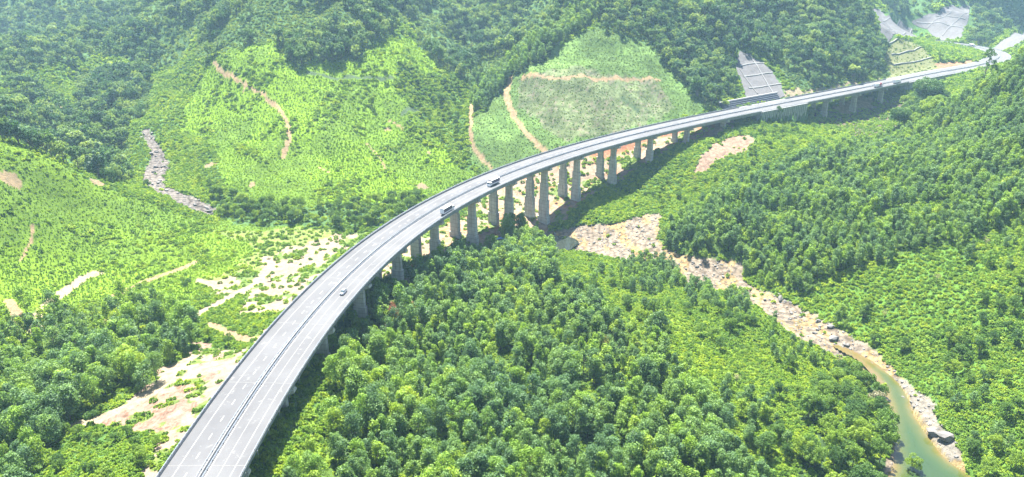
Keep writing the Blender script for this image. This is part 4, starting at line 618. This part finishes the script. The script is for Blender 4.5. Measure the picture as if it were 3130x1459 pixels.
def trunkmesh(rng,H,r,nl,l0,l1,spread,mat,lean=0):
    mb=MB();K=6
    def limb(p0,p1,r0,r1,bend=0):
        p0=np.array(p0,float);p1=np.array(p1,float);R=[]
        for t in (0,.35,.7,1):
            c=p0+(p1-p0)*t+np.array([0,0,-bend*4*t*(1-t)]);rr=r0+(r1-r0)*t
            R.append([(c[0]+rr*math.cos(a),c[1]+rr*math.sin(a),c[2]) for a in np.linspace(0,2*math.pi,K,endpoint=False)])
        mb.loft(R)
    top=(lean+rng.normal()*.1,rng.normal()*.1,H*l1);limb((0,0,-1.2),top,r,r*.25)
    for i in range(nl):
        t=l0+(l1-.1-l0)*rng.random();a=rng.random()*6.28;b=(lean*t,0,H*t*.9);e=(b[0]+math.cos(a)*spread*.8,b[1]+math.sin(a)*spread*.8,b[2]+spread*(.5+.5*rng.random()))
        limb(b,e,r*.45,r*.12,-.1)
    me=mesh('trunk',np.array(mb.v),mb.f,mat);return me
def crown_acacia(seed,dense=1.0,leaf=.30,mat='acacia',H=10.,R=2.45,base=.18):
    rng=np.random.default_rng(seed);n=int(40*dense);R=R*(.85+.3*rng.random())
    t=np.sort(rng.random(n))**.8;base=base+.16*(rng.random()-.4);ph=rng.random(4)*6.28;am=.38*R*rng.random(2);prof=np.maximum(np.sin(np.clip(t+.10,0,1)**.9*math.pi*.93),.06)**.6
    rr=R*prof*(.35+.65*rng.random(n)**.5)*.85;a=rng.random(n)*6.28
    c=np.stack([rr*np.cos(a)*(.8+.4*rng.random())+am[0]*np.sin(4.5*t+ph[0]),rr*np.sin(a)+am[1]*np.sin(4.5*t+ph[1]),H*(base+(1-base-.06)*t)],1);cr=R*(.2+.26*rng.random(n))
    V,Q=leaves(rng,c,cr,int(30*dense),leaf,.35);return fastmesh('crown',V,Q,M[mat])
def crown_broad(seed,n=60,nl=34,leaf=.42,mat='broad',H=13.,R=4.6,flat_=.75,base=.3):
    rng=np.random.default_rng(seed)
    # a few uneven lobes, each of many clumps
    k=rng.integers(4,7);la=rng.random(k)*6.28;lr=R*(.25+.35*rng.random(k));lz=H*(base+.18+.35*rng.random(k));lR=R*(.42+.22*rng.random(k))
    C_=[];
    for i in range(n):
        j=rng.integers(k);d=rng.normal(size=3);d[2]=abs(d[2])*.9-.25;d/=np.linalg.norm(d)
        C_.append([lr[j]*math.cos(la[j])+d[0]*lR[j],lr[j]*math.sin(la[j])+d[1]*lR[j],lz[j]+d[2]*lR[j]*flat_*1.2])
    c=np.array(C_);cr=R*(.13+.11*rng.random(n));V,Q=leaves(rng,c,cr,nl,leaf,.3);return fastmesh('crown',V,Q,M[mat])
def mound(seed,n=14,nl=22,leaf=.30,mat='scrub',R=1.3,Hh=1.5):
    rng=np.random.default_rng(seed);a=rng.random(n)*6.28;r=R*rng.random(n)**.5;z=Hh*(.2+.8*rng.random(n))*(1-.55*(r/R)**2)
    c=np.stack([r*np.cos(a),r*np.sin(a),z],1);V,Q=leaves(rng,c,R*(.22+.2*rng.random(n)),nl,leaf,.5);return fastmesh('foliage',V,Q,M[mat])
def sapling(seed,mat='bright'):
    rng=np.random.default_rng(seed);n=9;t=np.linspace(0.05,1,n);a=rng.random(n)*6.28;r=.55*(1-t*.7)*rng.random(n)
    c=np.stack([r*np.cos(a),r*np.sin(a),.3+2.0*t],1);V,Q=leaves(rng,c,.55*(1.15-t*.7),13,.24,.6);return fastmesh('foliage',V,Q,M[mat])
def joined(cr,tr):
    """one mesh with the crown and trunk materials, for the stuff forests"""
    import bmesh
    bm=bmesh.new();bm.from_mesh(cr);nf=len(bm.faces);bm.from_mesh(tr);bm.faces.ensure_lookup_table()
    for f in bm.faces[nf:]:f.material_index=1
    me=bpy.data.meshes.new('tree');bm.to_mesh(me);bm.free();me.materials.append(cr.materials[0]);me.materials.append(tr.materials[0]);return me
rt=np.random.default_rng(3)
AC=[(crown_acacia(10+i,1.35,.2),trunkmesh(rt,10,.16,6,.35,.85,1.6,M['bark'])) for i in range(8)]
ACl=[joined(crown_acacia(30+i,1.0,.26),t) for i,(c,t) in enumerate(AC)]
BR=[(crown_broad(50+i,100,46,.25),trunkmesh(rt,13,.28,7,.3,.75,3.2,M['bark'])) for i in range(5)]
BRl=[joined(crown_broad(70+i,64,34,.35),t) for i,(c,t) in enumerate(BR)]
WI=[joined(crown_broad(90+i,58,28,.45,'wild',H=15,R=4.4,flat_=[1.0,1.4,.8,1.2,.9][i],base=[.2,.2,.35,.15,.3][i]),BR[i][1]) for i in range(5)]
SCR=[mound(110+i) for i in range(4)];SCC=[mound(120+i,12,18,.32,'coolscrub') for i in range(3)];SAP=[sapling(130+i) for i in range(3)];BRI=[mound(140+i,12,18,.28,'bright',1.1,1.2) for i in range(3)]
# ---------------------------------------------------------------- scattering
def scatter_stuff(name,meshes,x,y,z,sc,label=None,cat=None,sq=None):
    """one object of kind stuff: tree meshes set on points"""
    n=len(x)
    if n==0:return
    vc=bpy.data.collections.new(name+'_kinds')
    for i,m in enumerate(meshes):vc.objects.link(bpy.data.objects.new(name+'_kind_%d'%i,m))
    me=bpy.data.meshes.new(name);me.vertices.add(n);me.vertices.foreach_set('co',np.stack([x,y,z],1).astype(np.float32).ravel())
    r=np.random.default_rng(n)
    at=me.attributes.new('sc','FLOAT_VECTOR','POINT');q=np.asarray(sc);q=np.stack([q*(sq if sq is not None else 1),q*(sq if sq is not None else 1),q],1);at.data.foreach_set('vector',q.astype(np.float32).ravel())
    at=me.attributes.new('ro','FLOAT','POINT');at.data.foreach_set('value',(r.random(n)*6.28).astype(np.float32))
    at=me.attributes.new('kd','INT','POINT');at.data.foreach_set('value',r.integers(0,len(meshes),n).astype(np.int32))
    o=link(name,me,None,kind='stuff',label=label,cat=cat)
    g=bpy.data.node_groups.new(name,'GeometryNodeTree');g.interface.new_socket('Geometry',in_out='INPUT',socket_type='NodeSocketGeometry');g.interface.new_socket('Geometry',in_out='OUTPUT',socket_type='NodeSocketGeometry')
    N=g.nodes.new;gi=N('NodeGroupInput');go=N('NodeGroupOutput');ip=N('GeometryNodeInstanceOnPoints');ci=N('GeometryNodeCollectionInfo')
    ci.inputs['Collection'].default_value=vc;ci.inputs['Separate Children'].default_value=True;ci.inputs['Reset Children'].default_value=True
    def na(nm,t):
        k=N('GeometryNodeInputNamedAttribute');k.data_type=t;k.inputs[0].default_value=nm;return k.outputs[0]
    L=g.links.new;L(gi.outputs[0],ip.inputs['Points']);L(ci.outputs[0],ip.inputs['Instance']);ip.inputs['Pick Instance'].default_value=True
    L(na('kd','INT'),ip.inputs['Instance Index']);L(na('sc','FLOAT_VECTOR'),ip.inputs['Scale'])
    cx=N('ShaderNodeCombineXYZ');L(na('ro','FLOAT'),cx.inputs[2]);e=N('FunctionNodeEulerToRotation');L(cx.outputs[0],e.inputs[0]);L(e.outputs[0],ip.inputs['Rotation'])
    L(ip.outputs[0],go.inputs[0]);md=o.modifiers.new('scatter','NODES');md.node_group=g;return o
def grid(poly,sp,seed,jit=.38,wob=4):
    p=np.array(poly);x0,y0=p.min(0);x1,y1=p.max(0);r=np.random.default_rng(seed)
    xs=np.arange(x0,x1,sp);ys=np.arange(y0,y1,sp);X,Y=np.meshgrid(xs,ys);X=X+(np.arange(len(ys))%2*sp*.5)[:,None]
    X=(X+r.normal(size=X.shape)*sp*jit).ravel();Y=(Y+r.normal(size=X.shape if False else Y.shape)*sp*jit).ravel()
    wx=(fbm(X/9,Y/9,2,41)-.5)*wob;wy=(fbm(X/9,Y/9,2,43)-.5)*wob
    m=inpoly(X+wx,Y+wy,poly);return X[m],Y[m]
def inframe(x,y,z,mx=160,top=500,bot=420):
    px,py,zc=project(x,y,z);return (px>-mx)&(px<3130+mx)&(py>-top)&(py<1459+bot)
def clear_road(x,y,z,h,rad):
    d,a,sd=segdist(x,y,ROAD);s=a-S0;on=((s>572)&(s<640))|(s>800)
    zr=road_z(x)
    ok=np.where(on,d>13.5+rad*.6+np.where(sd<0,5,0),(d>12.3+rad)|(z+h<zr-3.4))
    for q in PIERS+[672,716,760]:
        for o in(-6.1,6.1):
            X,Y,_,_,_=road_at(q,o);ok&=np.hypot(x-X,y-Y)>4+rad*.7
    return ok
def BARE(x,y,ks=(9,10,11,12,13)):
    return np.isin(gkind(x,y),ks)
def lin_clear(x,y,r=1.5):
    ok=np.ones(x.shape,bool)
    for p in LINING.values():
        ok&=~inpoly(x,y,p)
        d,_,_=segdist(x,y,list(p)+[p[0]]);ok&=(d>r)&~((p[0][1]>850)&(d<9)&(r>1.2)&(y<np.array(p)[:,1].mean()+10))
    return ok
TREES={'acacia':[],'broad':[],'wild':[]}
def plant(kind,key,sp,smin,smax,seed,H,R,p=1.0,bare=(11,12,13),grp=None,sq=(.9,1.15),thin=0,thl=40.0):
    x,y=grid(POLY[key],sp,seed);r=np.random.default_rng(seed+999)
    k=r.random(len(x))<p*(ss(thin-.08,thin+.06,fbm(x/thl,y/thl,3,seed+5)) if thin else 1);x,y=x[k],y[k];z=gz(x,y)
    cl=fbm(x/18,y/18,3,seed)  # patches of taller and lower growth
    s=(smin+(smax-smin)*(.35*r.random(len(x))+.65*np.clip((cl-.25)*2,0,1)))
    k=inframe(x,y,z)&clear_road(x,y,z,H*s,R*s)&lin_clear(x,y,R*.5)&~BARE(x,y,bare)&~inpoly(x,y,GULLY);x,y,z,s=x[k],y[k],z[k],s[k]
    TREES[kind].append((x,y,z-.1,s,s*(sq[0]+(sq[1]-sq[0])*r.random(len(x))),np.full(len(x),GR.index(grp))))
GR=['plantation','leftwood','righthill','bank','rightscrub','mountain','clump','belt','strip','scatter']
plant('acacia','acacia_centre',4.7,.7,1.55,1,10,2.5,.97,grp='plantation',thin=.30,thl=20)
for i,k in enumerate(('clump_a','clump_b','clump_c','clump_d')):plant('acacia',k,4.6,*((1.1,1.6) if i==0 else (.6,.95)),20+i,10,2.5,grp='clump')
plant('acacia','left_wood',5.2,.8,1.65,2,10,2.5,.95,bare=(9,10,11,12,13),grp='leftwood',thin=.40,thl=26)
plant('acacia','acacia_right',4.3,.55,1.4,3,10,2.5,.98,grp='righthill',thin=.33,thl=24)
plant('acacia','strip',4.6,.9,1.25,4,10,2.1,grp='strip')
plant('broad','bank_trees',7.5,.55,1.0,5,13,4.6,.95,grp='bank')
plant('broad','bank_scatter',9,.3,.75,6,13,4.6,.8,grp='bank',thin=.62,thl=26)
plant('acacia','bank_scatter',5.5,.55,1.0,36,10,2.1,.8,grp='bank',thin=.64,thl=24)
plant('broad','right_scrub',8,.3,.72,7,13,4.6,.85,bare=(11,12,13),grp='rightscrub',thin=.55,thl=34)
plant('acacia','right_scrub',5.5,.5,.95,37,10,2.1,.8,grp='rightscrub',thin=.58,thl=30)
plant('broad','belt',7,.4,.75,8,13,4.6,grp='belt')
plant('broad','gully',8,.3,.62,9,13,4.6,.7,grp='belt')
plant('broad','wood_bigtrees',8,.6,1.05,10,13,4.6,grp='clump')
plant('broad','bank_right_far',9,.25,.55,11,13,4.6,.45,bare=(9,10,11,12,13),grp='scatter')
plant('broad','left_scrub',7,.25,.5,12,13,4.6,.6,grp='scatter')
for i,(k,sp,th) in enumerate((('wood_left_mid',6.5,.45),('wood_left_up',6.5,.38),('wood_topleft',8.5,.47),('wood_top',6.5,.36),('wood_road',6.5,.34),('wood_valley',7.5,.48),('wood_right_far',8,.42))):
    plant('wild',k,sp,.45,1.3,40+i,15,4.4,.97,bare=(11,12,13),grp='mountain',thin=th,thl=55)
for i,(px,py,s) in enumerate(LONE):  # lone trees standing in the open ground
    x=np.array([px]);y=np.array([py]);TREES['broad'].append((x,y,gz(x,y)-.1,np.array([s]),np.array([s*.9]),np.array([9])))
LAB={'acacia':{0:('slender leafy acacia tree in the dense plantation right of the near viaduct','acacia trees of the central plantation'),
 1:('tall leafy acacia tree in the wood left of the viaduct above the pink bare slope','acacia trees of the left wood'),
 2:('pale green acacia tree on the steep planted hillside right of the river','acacia trees on the right hillside'),
 3:('narrow acacia tree among the bright scrub between plantation and river','scattered acacia trees on the river flat'),
 4:('narrow acacia tree standing in the bright scrub right of the river pool','scattered acacia trees on the right river slope'),
 6:('dark acacia tree in a small isolated clump on the flat near the pale riverbed','acacia trees in the isolated clumps'),8:('slim acacia tree in the planted strip beside the cleared cone hill','acacia trees in the strip')},
 'broad':{3:('round broad-leaved tree on the flat between plantation and river pool','broad-leaved trees on the left river bank'),
 4:('round broad-leaved tree on the scrubby slope right of the river','broad-leaved trees on the right river slope'),
 7:('low broad-leaved tree in the dark belt at the foot of the bright green hill','broad-leaved trees along the stream belt'),
 6:('spreading dark broad-leaved tree in the big clump below the far ribbed wall','big trees below the far wall'),
 9:('single low broad-leaved tree standing apart in open green scrub','lone broad-leaved trees')},
 'wild':{5:('dark lumpy forest tree on the mountain slope behind the road and bright hill','mountain forest trees')}}
NAME={'acacia':'acacia_tree','broad':'broadleaf_tree','wild':'forest_tree'}
def pair(kind,i):
    if kind=='acacia':return AC[(i*5+i//8)%8]
    if kind=='broad':return BR[i%5]
    return WIp[i%5]
WIp=[(crown_broad(90+i,58,28,.45,'wild',H=15,R=4.4,flat_=[1.0,1.4,.8,1.2,.9][i],base=[.2,.2,.35,.15,.3][i]),BR[i][1]) for i in range(5)]
def place_tree(name,cm,tm,x,y,z,s,w,rz,label,cat,group):
    r=bpy.data.objects.new(name,None);COL.objects.link(r);r.location=(x,y,z);r.rotation_euler=(0,0,rz);r.scale=(w,w,s);r.empty_display_size=.3
    tag(r,label,cat,group)
    c=bpy.data.objects.new('crown',cm);COL.objects.link(c);c.parent=r
    t=bpy.data.objects.new('trunk',tm);COL.objects.link(t);t.parent=r;return r
# special trees take their own spots first
for (px,py,k,s,label) in SPECIAL:
    x,y=px,py;z=float(gz(x,y))-.1;rr=np.random.default_rng(int(abs(px*7+py)));i=int(rr.integers(5));rz=float(rr.random()*6.28)
    if k in('rust','olive'):cm=crown_acacia(200+i,.9,.24,k);tm=AC[i][1];nm='acacia_tree'
    elif k=='pale':cm=crown_broad(210+i,60,30,.36,'paleleaf',H=9,R=4,flat_=.7);tm=BR[i][1];nm='flowering_tree'
    elif k=='big':cm=crown_broad(220+i,260,60,.3,'bigdark',H=16,R=8.0,flat_=.62,base=.28);tm=BR[i][1];nm='spreading_tree'
    elif k=='thin':cm=crown_broad(230+i,30,30,.3,'bigdark',H=17,R=3.4,flat_=1.3,base=.35);tm=BR[i][1];nm='open_crowned_tree'
    elif k=='twig':cm=crown_broad(240+i,26,12,.25,'paleleaf',H=13,R=3.6);tm=BR[i][1];nm='bare_tree'
    else:cm,tm=BR[i];nm='broadleaf_tree'
    place_tree(nm,cm,tm,x,y,z,s,s,rz,label,'tree','pale sparse trees' if label.startswith('pale sparse') else None)
    for kk in TREES:
        TREES[kk]=[tuple(a[np.hypot(T[0]-x,T[1]-y)>(2.5 if k in('rust','olive') else 5)*1.0] for a in T) for T in TREES[kk]]
NIND={'acacia':300,'broad':300,'wild':300}
for kind,lst in TREES.items():
    x,y,z,s,w,gi=[np.concatenate([T[i] for T in lst]) for i in range(6)]
    px,py,zc=project(x,y,z+6*s);vis=(px>20)&(px<3110)&(py>10)&(py<1450)
    key=np.where(vis,zc/np.maximum(s,.3),1e9)
    idx=np.argsort(key);n=min(NIND[kind],int(vis.sum()));ind=idx[:n];rest=idx[n:]
    for j,i in enumerate(ind):
        cm,tm=pair(kind,j);lab,grp=LAB[kind][int(gi[i])]
        place_tree(NAME[kind],cm,tm,float(x[i]),float(y[i]),float(z[i]),float(s[i]),float(w[i]),(j*2.399)%6.28,lab,'tree',grp)
    lo={'acacia':ACl,'broad':BRl,'wild':WI}[kind]
    scatter_stuff({'acacia':'acacia_forest','broad':'broadleaf_forest','wild':'mountain_forest'}[kind],lo,x[rest],y[rest],z[rest],s[rest],
      {'acacia':'dense acacia plantation trees massed over the valley floor and right hillside','broad':'smaller broad-leaved trees massed among the scrub','wild':'dark natural forest massed over the background mountains'}[kind],'forest',w[rest]/s[rest])
    print(kind,len(ind),len(rest))
# undergrowth over everything green
def cover():
    out=[]
    bands=[(70,300,1.5),(300,420,1.7),(420,560,1.85),(560,760,2.3),(760,1100,3.8),(1100,1700,7)]
    for bi,(y0,y1,sp) in enumerate(bands):
        r=np.random.default_rng(300+bi);hw=.78*y1+60;xs=np.arange(-hw,hw,sp);ys=np.arange(y0,y1,sp);X,Y=np.meshgrid(xs,ys)
        X=(X+r.normal(size=X.shape)*sp*.3).ravel();Y=(Y+r.normal(size=Y.shape)*sp*.4).ravel();z=gz(X,Y)
        k=inframe(X,Y,z,170,60,200);X,Y,z=X[k],Y[k],z[k];out.append((X,Y,z,np.full(len(X),sp)))
    return [np.concatenate([o[i] for o in out]) for i in range(4)]
x,y,z,sp=cover();kd=gkind(x,y);r=np.random.default_rng(5);u=r.random(len(x));pn=fbm(x/25,y/25,3,91)
forest=kd==8;gullypoly=inpoly(x,y,GULLY)
d,a,sd=segdist(x,y,ROAD);okr=(d>13)|(z+3<road_z(x)-3);s_=a-S0;okr&=~((((s_>572)&(s_<640))|(s_>800))&(d<14))
ok=okr&lin_clear(x,y,1.0)&~(gullypoly&(u<.5))
size=np.clip(sp/2.2,.7,2.4)
def put(name,ms,m,s,label):
    m=m&ok;print(name,int(m.sum()));scatter_stuff(name,ms,x[m],y[m],z[m]-.1,s[m],label,'undergrowth')
bushy=np.clip((pn-.3)*2.2,0,1)
put('bright_saplings',SAP+BRI,((kd==1)&(u<.97))|((kd==2)&(u<.94))|((kd==6)&(u<.5))|((kd==14)&(u>.85))|((kd==5)&(u<.12)),size*(.38+.3*r.random(len(x))+.25*bushy),'bright yellow-green young growth covering the hillsides')
inb=np.zeros(len(x),bool)
fold=np.abs(fbm(x/60,y/90,3,5)-.5)<.035
put('green_scrub',SCR,((kd==1)&fold&(u<.3))|((kd==2)&fold&(u<.15))|((kd==0)&(u<.92))|(forest&(y<540)&(u<.45))|((kd==14)&(u<.85))|((kd==1)&(u>=.985))|((kd==2)&(u>.95))|((kd==5)&(u>.72))|((kd==6)&(u>.6))|((kd==9)&(u<.07))|((kd==10)&(u<.03))|((kd==11)&(u<.015)),size*(.55+.6*r.random(len(x))+.6*bushy),'green bushes and creepers covering the valley floor and slopes')
put('hillside_scrub',SCC,((kd==3)&(u<.9))|((kd==4)&(u<.55))|((kd==7)&(u<.55))|(forest&(y>540)&(u<.8)),size*np.where(forest,.6+.5*r.random(len(x)),.24+.24*r.random(len(x))),'cool green low scrub dotted over the cleared cone-shaped hill')
# ---------------------------------------------------------------- rocks
def rockmesh(seed,mat):
    rng=np.random.default_rng(seed);import bmesh
    bm=bmesh.new();bmesh.ops.create_icosphere(bm,subdivisions=2,radius=1.0)
    pl=rng.normal(size=(7,3));pl/=np.linalg.norm(pl,axis=1)[:,None]
    for v in bm.verts:
        q=np.array(v.co)
        for n in pl:
            e=q@n-(.62+.2*rng.random()*0)
            if e>0:q=q-n*e
        v.co=q*np.array([1.2,.9,.65])*(1+.06*rng.normal())
    me=bpy.data.meshes.new('boulder');bm.to_mesh(me);bm.free();me.materials.append(mat);return me
RK=[rockmesh(i,M['rock']) for i in range(4)];DR=[rockmesh(10+i,M['darkrock']) for i in range(2)]
for (px,py,s,dark,label,grp) in BOULDERS:
    me=(DR if dark else RK)[int(abs(px)*3)%(2 if dark else 4)]
    o=link('boulder',me,None,label=label,cat='boulder',group=grp);o.location=(px,py,float(gz(px,py))+s*.25);o.scale=(s,s*.9,s);o.rotation_euler=(0,0,(px*13.7)%6.28)
r=np.random.default_rng(66);X=[];Y=[]
for key,sp_ in (('riverbed',1.25),('rocky_bank',1.4),('stream',1.6),('sand_bridge',5.5)):
    gx_,gy_=grid(POLY[key],sp_,71);X.append(gx_);Y.append(gy_)
X=np.concatenate(X);Y=np.concatenate(Y);zz=gz(X,Y);k=inframe(X,Y,zz)&~np.isin(gkind(X,Y),(12,));d,_,_=segdist(X,Y,list(POOLS[0][0]));k&=r.random(len(X))<.4;X,Y,zz=X[k],Y[k],zz[k]
scatter_stuff('river_stones',RK+DR[:1],X,Y,zz,.18+.75*r.random(len(X))**3.5,'pale stones strewn over the riverbed','stones')
# blue tarpaulin shelter beside the river under the viaduct
for (px,py,sx,label) in TARPS:
    zt=float(gz(px,py));root=empty('tarpaulin_shelter',(px,py,zt),label,'shelter')
    t=MB();t.loft([[(-sx,-1.6,1.5),(0,-1.6,2.3),(sx,-1.6,1.5),(sx,-1.6,1.42),(0,-1.6,2.22),(-sx,-1.6,1.42)],[(-sx,1.6,1.5),(0,1.6,2.3),(sx,1.6,1.5),(sx,1.6,1.42),(0,1.6,2.22),(-sx,1.6,1.42)]]);t.build('sheet',M['blue'],root)
    for a in(-1,1):
        for b in(-1,1):
            p=MB();p.cyl((a*sx*.95,b*1.5,.6),(0,0,1),.06,1.8,8);p.build('pole',M['bark'],root)
# ---------------------------------------------------------------- the hazy air
hz=MB();hz.box(-2100,2100,-150,2320,float(GZ.min())-1,max(float(GZ.max())+20,145))
m=bpy.data.materials.new('hazy_air');m.use_nodes=True;m.node_tree.nodes.clear();o=m.node_tree.nodes.new('ShaderNodeOutputMaterial');v=m.node_tree.nodes.new('ShaderNodeVolumePrincipled')
v.inputs['Color'].default_value=(.46,.73,1,1);v.inputs['Density'].default_value=HAZE;v.inputs['Anisotropy'].default_value=.2;m.node_tree.links.new(v.outputs[0],o.inputs['Volume'])
hz.build('haze',m,None,kind='stuff')
